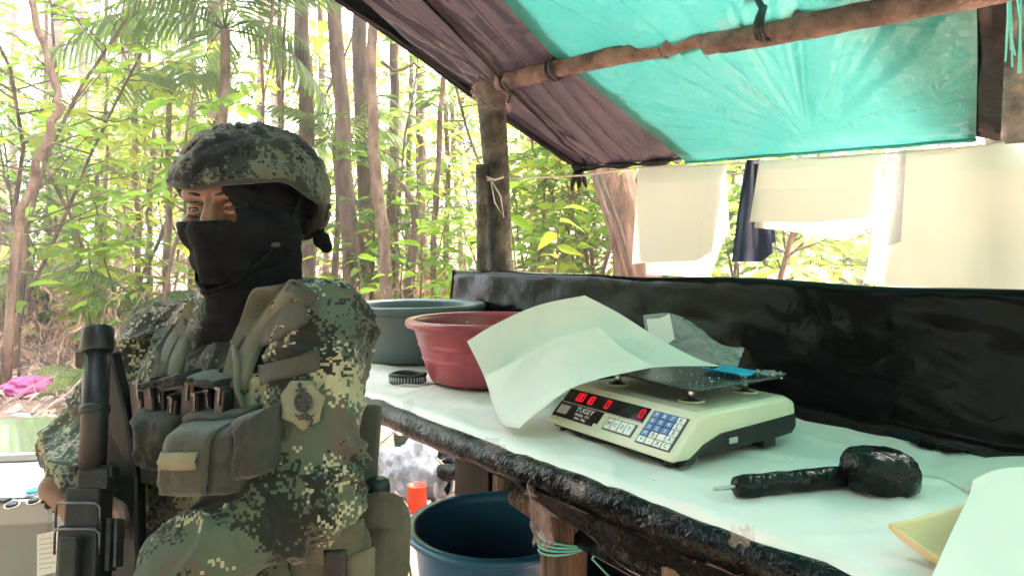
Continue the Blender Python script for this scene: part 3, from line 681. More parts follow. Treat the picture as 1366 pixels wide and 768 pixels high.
# beams
def beam(name, pts, r0, r1, lab, mat='pole'):
    t = thing(name, pts[0], lab, 'beam'); mb = MB(); fine = []
    for i in range(len(pts)-1):
        for q in range(6): fine.append(pts[i].lerp(pts[i+1], q/6)+Vector((0, 0, .006*mnoise.noise((i+q/6., 3, r0*90)))))
    fine.append(pts[-1]); mb.tube(fine, [lerp(r0, r1, i/(len(fine)-1))*(1+.08*mnoise.noise((i*.9, r0*50, 0))) for i in range(len(fine))], 14, rough=.12, seed=r0*100); part('pole', mb, mat, t); return t
b1 = beam('roof_beam', [W(668,110,2.5), W(735,94,2.27), W(860,68,2.0), W(1000,34,1.74), W(1180,-10,1.50), W(1300,-40,1.38)], .032, .025, 'long thin barked pole carrying the tarps from the mossy post')
b2 = beam('roof_beam', [W(945,60,1.74), W(1020,46,1.58), W(1160,19,1.40), W(1290,-7,1.28), W(1380,-26,1.21)], .027, .029, 'thicker barked pole lashed under the long pole at the right')
def ring(mb, c, ax, r_, rt, k=12, el=1.):
    ax = Vector(ax).normalized(); a = ax.orthogonal().normalized(); b = ax.cross(a)
    mb.tube([Vector(c)+a*math.cos(2*math.pi*i/k)*r_+b*math.sin(2*math.pi*i/k)*r_*el for i in range(k+1)], rt, 6, cap=False)
mb = MB(); axb = W(860,71,2.0)-W(668,110,2.5)
ring(mb, W(737,93,2.265), axb, .036, .005); ring(mb, W(743,91,2.25), axb, .037, .005); ring(mb, W(741,92,2.255), axb+Vector((.2,.1,.2)), .038, .004); part('lashing', mb, 'cord', b1)
mb = MB(); ring(mb, W(676,108,2.47), axb, .036, .005); mb.tube([W(676,100,2.44), W(672,112,2.44), W(681,126,2.44), W(678,138,2.45)], .006, 6); part('lashing', mb, 'cord', b1)
mb = MB(); ax2 = W(1160,16,1.42)-W(945,57,1.76)
mb.tube([W(1003,-22,1.66), W(1010,-2,1.60), W(1017,12,1.575), W(1012,24,1.545), W(1008,38,1.535), W(1011,50,1.545), W(1020,55,1.55), W(1029,53,1.555), W(1028,46,1.56)], .0078, 8); mb.tube([W(1020,10,1.60), W(1016,24,1.545), W(1014,40,1.535), W(1018,54,1.545)], .007, 8); part('rubber_strap', mb, 'cord', b2)
mb = MB(); ring(mb, W(888,62.5,1.95), axb, .0285, .0055, 14); part('pale_patch', mb, 'wood', b1)
mb = MB(); mb.grid(lambda u, v_: W(lerp(955,972,u)+6*v_, lerp(27,50,v_)-3*u, 1.70-.03*u), 4, 4); part('plastic_strip', mb, 'film', b2)
mb = MB(); mb.tube([W(940,50,1.74), W(944,62,1.74), W(938,72,1.74), W(946,80,1.74)], .0012, 4); part('loose_thread', mb, 'cord', b2)

# roof tarps: points on the roof plane, creased and sagging a little between pole and eave
seam_px = [(914,224), (822,150), (735,82), (697,40), (660,0)]
seam = [roof_ws(*p) for p in seam_px]; dv = (seam[-1]-seam[-2]); dv = dv/np.linalg.norm(dv)
seam.append(seam[-1]+dv*.6); seam.append(seam[-1]+dv*.6)
def poly(pts, t):
    L_ = [0]
    for i in range(len(pts)-1): L_.append(L_[-1]+np.linalg.norm(pts[i+1]-pts[i]))
    q = t*L_[-1]
    for i in range(len(pts)-1):
        if q <= L_[i+1]+1e-9: return pts[i]+(pts[i+1]-pts[i])*((q-L_[i])/(L_[i+1]-L_[i]))
    return pts[-1]
def ridge(x): return 1-abs(2*(x-math.floor(x))-1)
fo = roof_ws(1082, 203)       # the tie that pulls the fan of folds in the teal tarp
def teal_dz(w_, s_):
    dw, ds = w_-fo[0], s_-fo[1]; r_ = math.hypot(dw, ds); an = math.atan2(ds, dw)
    z = .034*min(1, r_*3.5)*math.exp(-r_*.9)*(max(0, 1-abs(mnoise.noise((an*4.5, r_*.3, 2)))*4.5)**1.4)+.03*min(1, r_*3)*math.exp(-r_*1.2)*mnoise.noise((an*5.5, r_*.35, 2))
    z += .012*max(0, 1-abs(mnoise.noise((an*10, r_*.8, 9)))*4)*math.exp(-r_*.7)
    z += .012*mnoise.noise((w_*3, s_*3, 1))+.004*mnoise.noise((w_*11+mnoise.noise((w_*4,s_*4,0)), s_*11, 4))
    z += .003*mnoise.noise((w_*26, s_*26, 8))
    return z-.02*math.sin(math.pi*min(1, max(0, s_/.6)))+.006
tr = [roof_ws(1302,197), roof_ws(1304,95), roof_ws(1303,0)]; dvr = tr[-1]-tr[-2]; dvr /= np.linalg.norm(dvr); tr += [tr[-1]+dvr*.7, tr[-1]+dvr*1.4]
mb = MB()
def tealfn(u, v_):
    a = poly(seam, v_); b = poly(tr, v_); p = a+(b-a)*u; s_ = p[1]
    f_ = min(1, .08+u*9, .08+(1-u)*14, .10+v_*9); return roof(p[0], p[1], max(-.012, teal_dz(p[0], p[1]))*f_+.022)
mb.grid(tealfn, 150, 130)
t = thing('roof_tarp', roof(*fo), 'translucent teal plastic tarp roof panel pulled into a fan of folds', 'tarp'); part('sheet', mb, 'teal', t)
mb = MB(); mb.tube([tealfn(i/40, .0)+Vector((0,0,-.004)) for i in range(41)], .006, 6); part('hem', mb, 'teal', t)
mb = MB()
def plum_dz(w_, s_):
    z = .012*max(0, 1-abs(mnoise.noise((w_*9+s_*2.2, s_*.8, 5)))*4)+.014*mnoise.noise((w_*6+s_*2.2, s_*.7, 3))+.006*mnoise.noise((w_*17+s_*4, s_*1.5, 7))+.003*mnoise.noise((w_*30, s_*8, 1))
    q = math.sin(math.pi*min(1, max(0, s_/.7)))
    z += -.045*math.exp(-((w_+.10-.02*s_)/.025)**2)*(.4+s_*.5)-.03*math.exp(-((w_+.17)/.016)**2)*(.4+.5*s_)
    return (z-.012*q)*min(1, .2+abs(w_)*5)
def plumfn(u, v_):
    b = poly(seam, v_); s_ = b[1]; a = np.array([0.01*math.sin(s_*5), s_]); b = b+np.array([-.05, 0]); p = a+(b-a)*u; return roof(p[0], p[1], plum_dz(p[0], p[1])*min(1, .15+(1-u)*6, .2+v_*10)+.03+.03*u**6)
mb.grid(plumfn, 110, 130)
t2 = thing('roof_tarp', roof(0,0), 'glossy plum black plastic tarp roof panel at the left of the teal one', 'tarp'); part('sheet', mb, 'plum', t2)
for qa, qb, wd in (((556,-6),(786,222),.035), ((455,-2),(752,216),.05)):
    ws0, ws1 = roof_ws(*qa), roof_ws(*qb); dq = (ws0-ws1)/np.linalg.norm(ws0-ws1); ws0 = ws0+dq*.9; mb = MB()
    def bandfn(u, v_):
        p = ws1+(ws0-ws1)*v_; x = (u-.5)*wd*(.35+1.1*min(1, v_*1.6))*(1+.35*mnoise.noise((v_*7, wd*50, 0))); return roof(p[0]+x, p[1], plum_dz(p[0]+x, p[1])+.022-.02*math.cos(x/wd*3.)+.004*mnoise.noise((u*3, v_*20, 3)))
    mb.grid(bandfn, 8, 60); part('fold_band', mb, 'blackp', t2)
mb = MB(); mb.tube([plumfn(0, i/40)+Vector((0,0,-.006)) for i in range(41)], .014, 8, rough=.3); part('rolled_hem', mb, 'blackp', t2)
mb = MB(); mb.tube([plumfn(i/20, 0)+Vector((0,0,-.008)) for i in range(21)], [.012+.006*math.sin(i) for i in range(21)], 8, rough=.4); part('rolled_hem', mb, 'blackr', t2)
mb = MB(); e0 = plumfn(0, 0)     # gathered corner knot with loose ends
mb.sphere(e0, (.035,.035,.03), 10, 7); 
for k in range(5):
    a = random.uniform(0, 6); mb.tube([e0, e0+Vector((.02*math.cos(a), .02*math.sin(a), -.05)), e0+Vector((.035*math.cos(a), .03*math.sin(a), -.09-.03*random.random()))], [.012, .014, .004], 6, rough=.4, seed=k)
part('corner_knot', mb, 'blackr', t2)
mb = MB()
def stripfn(u, v_):
    p = tr[0]+(tr[-1]-tr[0])*v_+np.array([.02-.075*u, 0]); return roof(p[0], p[1], .035-.02*u+.008*mnoise.noise((u*3, v_*14, 2)))
mb.grid(stripfn, 8, 60); 
solo('tarp_strip', mb, 'blackp', 'narrow black plastic strip along the right edge of the teal tarp', 'tarp')

# tarps out of view added to block light, right side and behind the ridge
mb = MB()
mb.grid(lambda u, v_: roof(lerp(-1.42, -4.2, u), lerp(-.46, 2.3, v_), .85+.03*mnoise.noise((u*6, v_*6, 2))), 30, 24); solo('roof_tarp', mb, 'teal', 'second teal tarp stretched higher above the right of the shelter', 'tarp')
mb = MB()
def rearfn(u, v_):
    a = roof(lerp(.1, -4.2, u), 2.25, .02); e = a-V*2.2+Vector((0,0,-.75)); return a.lerp(e, v_)+Vector((0,0,.03*mnoise.noise((u*8, v_*5, 2))))
mb.grid(rearfn, 30, 30); solo('roof_tarp', mb, 'blackp', 'black tarp falling away behind the roof ridge', 'tarp')  # rear sheet added to cut the light from behind the camera

# right post with teal strings
d = 1.86; t = thing('shelter_post', Vector((W(1346,340,d).x, d, 0)), 'blotchy brown barked post at the top right', 'post'); mb = MB()
mb.tube([Vector((W(1348,340,d).x, d, -.05)), W(1348,300,d), W(1347,190,d), W(1345,100,d), W(1343,10,d), W(1342,-60,d)], [.075,.062,.058,.057,.056,.056], 14, rough=.15, seed=8); part('post', mb, 'pole', t)
mb = MB()
for k in range(7):
    x = 1340+random.uniform(0, 30); mb.tube([W(x, -12, d-.1), W(x+random.gauss(0,4), 30, d-.1), W(x+random.gauss(0,8), random.uniform(60, 105), d-.1)], .0025, 5)
part('frayed_string', mb, 'gstring', t)
mb = MB(); ring(mb, W(1344, 6, d), (0,0,1), .064, .006); ring(mb, W(1344, 2, d), (0,.1,1), .064, .006); part('string_tie', mb, 'string', t)

# drying line with sheets
mb = MB(); lp = [W(650,240,d_) for d_ in (2.56,)]+[hang(px, py) for px, py in ((775,234),(850,224),(975,219),(1110,210),(1240,201),(1340,192))]
mb.tube(lp, .004, 6); solo('drying_line', mb, 'string', 'thin pale cord strung under the eave holding the hanging sheets', 'line')
def sheet_hang(mb, top, bot, off, bulge=.01, seed=0, nu=60, nv=48, fold=None):
    # top, bot: lists of pixel points left to right
    def pick(ps, u):
        q = u*(len(ps)-1); i = min(len(ps)-2, int(q)); return (lerp(ps[i][0], ps[i+1][0], q-i), lerp(ps[i][1], ps[i+1][1], q-i))
    def fn(u, v_):
        a, b = pick(top, u), pick(bot, u); x, y = lerp(a[0], b[0], v_), lerp(a[1], b[1], v_)
        o = off*min(1, v_*6)+bulge*mnoise.noise((u*2.2+seed, v_*1.3, seed))+.0015*max(0, 1-abs(v_-.48)*18)+.0015*max(0, 1-abs(u-.55)*20)+.007*mnoise.noise((u*6+seed, v_*2.5, 4))*v_; y += 2.5*math.sin(u*math.pi)*v_*mnoise.noise((u*3, seed, 1))*2+(fold(u, v_) if fold else 0)
        return hang(x, y, o)
    mb.grid(fn, nu, nv)
def hanging(name, front, back, mat, lab, cat, group=None, fold=None, seed=0, bulge=.012):
    t = thing(name, hang(*front[0][0]), lab, cat, group); mb = MB(); sheet_hang(mb, front[0], front[1], -.02, bulge, seed, fold=fold); part('front_flap', mb, mat, t)
    if back:
        mb = MB(); sheet_hang(mb, back[0], back[1], .02, bulge, seed+4); part('back_flap', mb, mat, t)
    return t
GP = 'paper sheets drying on the line'
hanging('hanging_paper', ([(851,224),(945,220),(967,219)], [(843,352),(930,347),(950,337)]), ([(856,224),(944,220),(968,219)], [(862,366),(946,371),(973,305)]), 'paper', 'cream paper sheet hanging leftmost, nearest the black tarp corner', 'paper', GP, seed=1,
        fold=lambda u, v_: .012*math.exp(-((u-.86)/.05)**2))
hanging('hanging_paper', ([(1013,214),(1090,209),(1178,203)], [(1000,296),(1080,297),(1168,289)]), ([(1014,214),(1100,208),(1178,203)], [(1003,303),(1128,320),(1168,299)]), 'paper', 'shorter cream folded paper hanging between the navy cloth and clear plastic', 'paper', GP, seed=2, bulge=.008)
hanging('hanging_paper', ([(1204,200),(1275,196),(1345,192),(1470,184)], [(1170,381),(1270,384),(1345,388),(1480,392)]), ([(1210,200),(1290,196),(1470,184)], [(1176,388),(1300,392),(1480,396)]), 'paper', 'widest cream paper hanging at the right with an upright crease', 'paper', GP, seed=3,
        fold=lambda u, v_: .02*math.exp(-((u-.29)/.012)**2)*(1 if v_ < .62 else .3)-.012*math.exp(-((u-.33)/.03)**2))
t = thing('hanging_cloth', hang(1003,214), 'navy blue cloth bunched over the line between two cream papers', 'cloth'); mb = MB()
def cl(u, v_):
    v2 = v_; x = lerp(lerp(996, 976, v2**.8), lerp(1014, 1031, v2**.7), u); y = lerp(213, 349-12*max(0, u-.72)/.28*(1 if v_ > .6 else .6), v2)
    return hang(x, y, lerp(-.035, .06, min(1, max(0, u*1.6-.3)))+.02*math.sin(u*11+v2*1.6)*(1-.35*v2)+.012*mnoise.noise((u*4, v2*3, 2)))
mb.grid(cl, 36, 30); part('front_flap', mb, 'navy', t)
mb = MB(); mb.grid(lambda u, v_: cl(u*.9+.05, v_*.86)+Vector((.03,.025,0)), 20, 16); part('back_flap', mb, 'navy', t)
t = thing('plastic_strip', hang(1185,203), 'milky clear plastic strip hanging between the middle and right papers', 'plastic'); mb = MB()
sheet_hang(mb, [(1183,203),(1194,202),(1209,200)], [(1160,330),(1180,330),(1202,322)], -.05, .02, 6, fold=lambda u, v_: .018*math.sin(u*16)*(1-.5*v_)); part('front_flap', mb, 'filmw', t)
mb = MB(); sheet_hang(mb, [(1185,203),(1208,200)], [(1152,378),(1190,380)], .0, .01, 9); part('back_flap', mb, 'filmp', t)

# ------------------------------------------------------------------ work table and black plastic wall
TL0, TL1 = -.55, 2.15
tb = thing('work_table', FR+U*.8+V*.3, 'long rough pole table under a white sheet with black plastic wrapped edge', 'table')
def tabz(t_, k): return .004*mnoise.noise((t_*3, k*4, 0))+.002*mnoise.noise((t_*11, k*12, 5))+.0042*max(0, 1-abs(mnoise.noise((t_*5+k*3, k*4, 2)))*9)+.002*max(0, 1-abs(mnoise.noise((t_*9-k*6, k*7, 7)))*7)
mb = MB()
def tabfn(u, v_):
    t_ = lerp(TL0, TL1, u); k = v_*.685; p = FR+U*t_+V*(k-.0); drop = 0
    if k < .03: drop = .03*(1-k/.03)**2
    return Vector((p.x, p.y, TZ+tabz(t_, k)-drop))
mb.grid(tabfn, 260, 80); part('table_sheet', mb, 'sheet', tb)
mb = MB(); m_ = Matrix((( U.x, V.x, 0), (U.y, V.y, 0), (0, 0, 1)))
mb.box(FR+U*.8+V*.36+Vector((0,0,TZ-.028)), (TL1-TL0-.02, .60, .03), m_); part('table_top', mb, 'woodd', tb, smooth=False)
mb = MB()                       # wrapped edge rail, lumpy with taped seams
pts = []; rr = []
for i in range(91):
    t_ = lerp(TL0, TL1, i/90); p = FR+U*t_+V*(.012+.006*mnoise.noise((t_*5, 1, 0))); pts.append(Vector((p.x, p.y, TZ-.037+.006*mnoise.noise((t_*4, 7, 0)))))
    rr.append(.028+.004*mnoise.noise((t_*7, 4, 4))+.0015*mnoise.noise((t_*30, 4, 1)))
mb.tube(pts, rr, 28, rough=.10, seed=4); part('edge_wrap', mb, 'blackr', tb)
mb = MB()                       # loose flap of the wrap hanging at the near end
def flapfn(u, v_):
    t_ = lerp(-.3, .62, u); hh = (.025+.17*max(0, 1-u*1.05)+.012*mnoise.noise((u*9, 2, 2)))*v_; p = FR+U*t_+V*(-.014+.02*v_+.012*mnoise.noise((t_*8, v_*3, 1))); return Vector((p.x, p.y, TZ-.055-hh))
mb.grid(flapfn, 46, 8); part('edge_flap', mb, 'blackr', tb)
for k, (px, py, dd_, s) in enumerate([(657,592,1.375,1), (665,603,1.345,1), (985,712,.878,.8), (995,708,.873,.6), (545,540,1.66,.8), (770,650,1.1,.7)]):
    mb = MB(); c = W(px, py, dd_-.03)
    def tf(u, v_): return c+Vector(((u-.5)*.03*s*(1+.5*mnoise.noise((k, v_*6, 3))), -.006+.010*mnoise.noise((u*3+k, v_*3, k)), (v_-.5)*.030*s*(1+.5*mnoise.noise((u*2, k, 1)))+.006*mnoise.noise((u*3, k, v_*3))))
    mb.grid(tf, 8, 8); part('tape_patch', mb, 'film2', tb)
mb = MB(); mb.tube([W(748,655,1.27), W(752,700,1.27), W(753,780,1.27), Vector((W(755,700,1.27).x, 1.27, -.02))], [.044, .043, .042, .05], 14, rough=.18, seed=2); leg1 = part('leg', mb, 'wood', tb)
mb = MB()                       # pink plastic and green string on the near leg
mb.grid(lambda u, v_: W(lerp(704,730,u)*1+10*mnoise.noise((v_*4,u*2,1))+8*v_, lerp(642,730,v_)+14*mnoise.noise((u*4,v_*2,8)), 1.225-.02*mnoise.noise((u*5,v_*6,3))), 18, 26); part('torn_plastic', mb, 'filmp', leg1)
mb = MB(); mb.grid(lambda u, v_: W(lerp(722,784,u), lerp(655,690,v_)+10*mnoise.noise((u*3,1,1)), 1.222+.03*abs(u-.5)+.008*mnoise.noise((u*6,v_*6,2))), 12, 8); part('torn_plastic', mb, 'film', leg1)
mb = MB()
for q in range(4): ring(mb, W(752, 716+q*4, 1.27), (.1*random.gauss(0,1), .1, 1), .047, .0022, 16)
mb.tube([W(775,718,1.23), W(800,722,1.2), W(790,745,1.2), W(812,768,1.2), W(800,800,1.2)], .0022, 5); part('green_string', mb, 'gstring', leg1)
mb = MB(); c_ = W(631,618,2.52); mb.box(Vector((c_.x, c_.y, .48)), (.135, .03, .98), Matrix.Rotation(R(-20), 3, 'Z')); part('leg_plank', mb, 'woodd', tb, smooth=False, bevel=.003)
mb = MB(); mb.tube([Vector((W(677,590,2.44).x, 2.44, .95)), W(677,640,2.44), Vector((W(678,600,2.44).x, 2.44, -.02))], [.05, .05, .054], 12, rough=.15); part('leg', mb, 'wood', tb)
mb = MB(); mb.tube([W(905,715,1.0), W(908,780,1.0), Vector((W(910,700,1.0).x, 1.0, -.02))], [.026, .026, .03], 12, rough=.15); part('leg', mb, 'wood', tb)
for k in (-.3,):
    p = BK+U*k-V*.06; mb = MB(); mb.tube([p+Vector((0,0,TZ-.05)), p+Vector((.01,0,.5)), p+Vector((0,0,-.02))], [.03,.032,.036], 10, rough=.15, seed=k); part('leg', mb, 'woodd', tb)
mb = MB(); mb.tube([W(688,660,1.36), W(722,682,1.31)], [.021, .021], 12, rough=.15); part('brace', mb, 'wood', tb)
mb = MB(); mb.tube([W(775,716,1.24), W(830,744,1.17), W(905,785,1.08)], [.019, .019, .019], 12, rough=.1); part('brace', mb, 'blackr', tb)
mb = MB(); mb.grid(lambda u, v_: Vector((*(FR+U*lerp(-.2, .80, u)+V*(.55+.03*mnoise.noise((u*8,v_*3,1))))[:2], TZ-.06-.75*v_)), 40, 14); part('back_skirt', mb, 'blackp', tb)

wl = thing('plastic_wall', BK+U*.5+V*.03, 'low wall of glossy black plastic sheet along the back of the table', 'screen')
T0, T1 = -.75, 1.44
def wallfn(u, v_):
    t_ = lerp(T0, T1, u); n1 = mnoise.noise((t_*2.2, v_*2, 1)); n2 = mnoise.noise((t_*7+v_*2, v_*5, 4)); n3 = mnoise.noise((t_*16-v_*6, v_*9, 9))
    ztop = 1.302+.008*mnoise.noise((t_*3, 0, 0))-.012*max(0, -t_)
    if v_ < .72:                # front face from the table up
        q = v_/.72; z = lerp(TZ-.02, ztop-.02, q); k = .004+.03*q+.008*n1+.004*n2+.0025*n3
        if q < .15: k -= (.15-q)*.18
    elif v_ < .82:
        q = (v_-.72)/.10; an = math.pi*q; z = ztop-.02+.02*math.sin(an); k = .034+.02-.02*math.cos(an)+.012*n1+.004*n3
    else:
        q = (v_-.82)/.18; z = lerp(ztop-.02, .25, q); k = .075+.02*n1
    return (lambda p: Vector((p.x, p.y, z)))(BK+U*t_+V*k)
mb = MB(); mb.grid(wallfn, 120, 60); part('sheet', mb, 'blackp', wl)
mb = MB()
def endfn(u, v_):
    z = lerp(TZ-.02, 1.30, v_); p = BK+U*(T1+.0+.02*math.sin(u*3.1)+.008*mnoise.noise((u*4, v_*4, 3)))+V*(.004+.03*v_+.075*u); return Vector((p.x, p.y, z))
mb.grid(endfn, 8, 16); part('end_flap', mb, 'blackp', wl)
mb = MB(); mb.tube([Vector((*(BK+U*lerp(T0,T1,i/20)+V*.055)[:2], 1.278)) for i in range(21)], .013, 8); part('rail', mb, 'pole', wl)
for k in (-.7, .4, 1.40):
    p = BK+U*k+V*.085; mb = MB(); mb.tube([p+Vector((0,0,1.28)), p+Vector((0,0,-.02))], .02, 8); part('stake', mb, 'pole', wl)

# ------------------------------------------------------------------ things on the table
def tub(name, c, z0, h, rt, rb, mat, lab, lip=.02, ribs=(), n=64):
    t = thing(name, Vector((c.x, c.y, z0)), lab, 'basin'); mb = MB(); th = .005
    pr = [(0.0005, .0), (rb-.02, 0), (rb, .008)]
    k = 26
    for i in range(1, k+1):
        q = i/k; r_ = lerp(rb, rt, q**.85); z = lerp(.008, h-.03, q)
        for rq in ribs:
            r_ += .0035*math.exp(-((q-rq)/.018)**2)
        pr.append((r_, z))
    pr += [(rt+.004, h-.028), (rt+lip, h-.022), (rt+lip+.004, h-.016), (rt+lip+.004, h-.008), (rt+lip, h-.002), (rt+lip*.5, h), (rt, h-.003), (rt-.006, h-.012)]
    for i in range(k, -1, -1):
        q = i/k; pr.append((lerp(rb, rt, q**.85)-.007, lerp(.016, h-.03, q)))
    pr.append((.0005, .014)); mb.lathe(pr, n, (c.x, c.y, z0)); part('bowl', mb, mat, t); return t
gt = tub('plastic_basin', Vector((-.335, 2.40, 0)), TZ+.004, .19, .222, .185, 'green_tub', 'wide dark green plastic basin at the far end of the table', .02)
rt_ = tub('plastic_basin', Vector((-.072, 1.965, 0)), TZ+.004, .178, .205, .158, 'red_tub', 'maroon plastic basin with white powder specks beside the white paper', .022, (.42, .7))
mb = MB()
for i in range(260):
    a = random.uniform(0, 6.3); z = random.uniform(.06, .15); r_ = lerp(.158, .205, (z/.15)**.85)-.008; c = Vector((-.072+r_*math.cos(a), 1.965+r_*math.sin(a), TZ+.004+z)); s = random.choice([.0015]*6+[.003, .005])
    mb.sphere(c, (s, s, s), 5, 3)
solo('powder_specks', mb, 'powder', 'specks of white powder stuck inside the maroon basin', 'powder', kind='stuff', base=(-.07,1.96,TZ))
# scale, local frame: x from right to left along the front, y to the back, z up
so = Vector((.264, 1.134, TZ+.003)); sa = Vector((-.561, .828, 0)); sb = Vector((.828, .561, 0))
sc = thing('weighing_scale', so, 'cream electronic price scale with red lit digits and blue keypad', 'scale', rz=math.atan2(sb.y, sb.x)-R(90))
# local +x = right, so left is -x
Wd_, Dp = .346, .335
def sp(x, y, z): return Vector((-x, y, z))     # x measured leftwards from the right front corner
mb = MB()   # moulded upper body: profile in y,z extruded in x, right and left ends tapered
prof = [(.000, .014), (.004, .024), (.062, .080), (.072, .0865), (.10, .088), (Dp-.02, .0885), (Dp, .080), (Dp+.004, .052), (Dp-.02, .050), (.12, .042), (.075, .030), (.045, .012)]
n_ = len(prof); xs = [(-.0, 1), (.012, 1), (Wd_-.012, 1), (Wd_, 1)]; vs = []
for i, (x, s_) in enumerate(xs):
    for (y, z) in prof:
        edge = i in (0, 3); zz = z-.005 if edge and z > .06 else z; vs.append(sp(x, y+(.004 if edge and y < .05 else 0), zz))
mb.add(vs, [(i*n_+j, (i+1)*n_+j, (i+1)*n_+(j+1) % n_, i*n_+(j+1) % n_) for i in range(3) for j in range(n_)]+[tuple(range(n_)), tuple(range(4*n_-1, 3*n_-1, -1))])
body = part('housing', mb, 'scale', sc, smooth=False, local=True, bevel=.0045)
mb = MB(); pb = [(.020, .004), (.045, .004), (.062, .016), (.24, .016), (.24, .002), (.275, .002), (.275, .016), (Dp-.01, .018), (Dp+.003, .03), (Dp+.002, .053), (.12, .047), (.075, .034)]
n_ = len(pb); vs = [sp(x, y, z) for x in (.0-.002, Wd_+.002) for (y, z) in pb]
mb.add(vs, [(j, n_+j, n_+(j+1) % n_, (j+1) % n_) for j in range(n_)]+[tuple(range(n_)), tuple(range(2*n_-1, n_-1, -1))]); base_ = part('base', mb, 'scaleb', sc, smooth=False, local=True, bevel=.002)
mb = MB(); mb.box(sp(-.0035, .15, .031), (.002, .022, .010)); part('socket', mb, 'greyp', base_, smooth=False, local=True)
for (x, y) in ((.03, .03), (Wd_-.03, .03), (.03, .29), (Wd_-.03, .29)):
    mb = MB(); mb.tube([sp(x, y, -.001), sp(x, y, .012)], .013, 12); part('foot', mb, 'scaleb', sc, local=True)
# front panel plane: from y=.004,z=.024 to y=.062,z=.080
fa, fb = Vector((0, .004, .024)), Vector((0, .062, .080)); fd = (fb-fa).normalized(); fl = (fb-fa).length; fn = Vector((0, -fd.z, fd.y))
def fp(x, t_, h=0): q = fa+fd*(fl*t_)+fn*h; return Vector((-x, q.y, q.z))
def panel(mb, x0, x1, t0, t1, h0, h1): mb.hexa([fp(x0,t0,h0), fp(x0,t1,h0), fp(x1,t1,h0), fp(x1,t0,h0), fp(x0,t0,h1), fp(x0,t1,h1), fp(x1,t1,h1), fp(x1,t0,h1)])
mb = MB(); panel(mb, .105, .335, .55, .95, -.002, .0012); disp = part('display', mb, 'panel', sc, smooth=False, local=True)
mb = MB(); panel(mb, .215, .338, .10, .54, -.002, .0011); panel(mb, .205, .2149, .2, .54, -.002, .0011); namep = part('name_panel', mb, 'panel', sc, smooth=False, local=True)
mb = MB(); panel(mb, .107, .333, .535, .555, -.001, .0018); part('trim_line', mb, 'greyp', disp, smooth=False, local=True)
def ftext(txt, x, t_, size, mat, parent, nm='lettering', h=.0014):
    v, f = text_mesh(txt, size); mb = MB(); o = fp(x, t_, h); ex = Vector((1,0,0))
    mb.add([o+ex*a+fd*b+fn*c for a, b, c in v], f); return part(nm, mb, mat, parent, smooth=False, local=True)
ftext('TUGEY', .255, .42, .0165, 'glyph', namep); ftext('MODEL: TCS', .255, .28, .0075, 'glyph', namep); ftext('MAX. 30kg', .255, .18, .0075, 'glyph', namep)
mb = MB(); panel(mb, .30, .330, .2, .45, 0, .0016); part('badge', mb, 'greyp', namep, smooth=False, local=True)
SEG = {'0': 'abcdef', '1': 'bc', '2': 'abged'}
def seven(mb, ch, x, t0, wd, ht):   # x leftwards
    k = .0026
    R_ = {'a': (0, ht, wd, k), 'd': (0, 0, wd, k), 'g': (0, ht/2, wd, k), 'f': (0, ht/2, k, ht/2), 'e': (0, 0, k, ht/2), 'b': (wd-k, ht/2, k, ht/2), 'c': (wd-k, 0, k, ht/2)}
    for s in SEG[ch]:
        a, b, ww, hh = R_[s]; o = fp(x, t0, .0016); p = [o+Vector((a+i*ww, 0, 0))+fd*(b+j*hh) for i, j in ((0,0),(1,0),(1,1),(0,1))]; mb.add(p+[q+fn*.0006 for q in p], [(0,3,2,1),(4,5,6,7),(0,1,5,4),(1,2,6,5),(2,3,7,6),(3,0,4,7)])
mb = MB()
def digit(*a): mb = MB(); seven(mb, *a); part('digit', mb, 'led', disp, smooth=False, local=True)
for i, ch in enumerate('0010'): digit(ch, .301-.0118*i-(.005 if i > 1 else 0), .64, .0105, .017)
digit('0', .215, .64, .0105, .017); digit('0', .123, .64, .0105, .017)
mb = MB(); panel(mb, .110, .187, .12, .46, -.002, .001); bed1 = part('button_pad', mb, 'key_bed', sc, smooth=False, local=True)
mb = MB(); panel(mb, .014, .096, .06, .93, -.002, .001); bed2 = part('keypad', mb, 'key_bed', sc, smooth=False, local=True)
def keys(bed, x0, x1, t0, t1, nx, ny, col, glyphs):
    for j in range(ny):
        for i in range(nx):
            a = lerp(x0, x1, i/nx)+.0015; b = lerp(x0, x1, (i+1)/nx)-.0015; c = lerp(t0, t1, j/ny)+.012; d_ = lerp(t0, t1, (j+1)/ny)-.012
            mb = MB(); panel(mb, a, b, c, d_, 0, .0034); k = part('key', mb, col(i, j), bed, smooth=False, local=True)
            gl = glyphs[(j*nx+i) % len(glyphs)]
            gm.append((gl, (a+b)/2, (c+d_)/2, col(i, j)))
gm = []
keys(bed1, .113, .184, .14, .44, 4, 1, lambda i, j: 'key_w', 'TZCM')
keys(bed2, .017, .093, .08, .91, 4, 5, lambda i, j: 'key_b' if (i > 0 and j > 1) or (i == 3 and j == 1) else 'key_w', 'CX-+A.0MB123L456K789')
mb = MB(); mb2 = MB()
for gl, x, t_, cl_ in gm:
    v, f = text_mesh(gl, .011, .0002); o = fp(x, t_, .0036); (mb if cl_ == 'key_w' else mb2).add([o+Vector((1,0,0))*a+fd*b+fn*c for a, b, c in v], f)
part('lettering', mb, 'dark_print', bed2, smooth=False, local=True); part('lettering', mb2, 'glyph', bed2, smooth=False, local=True)
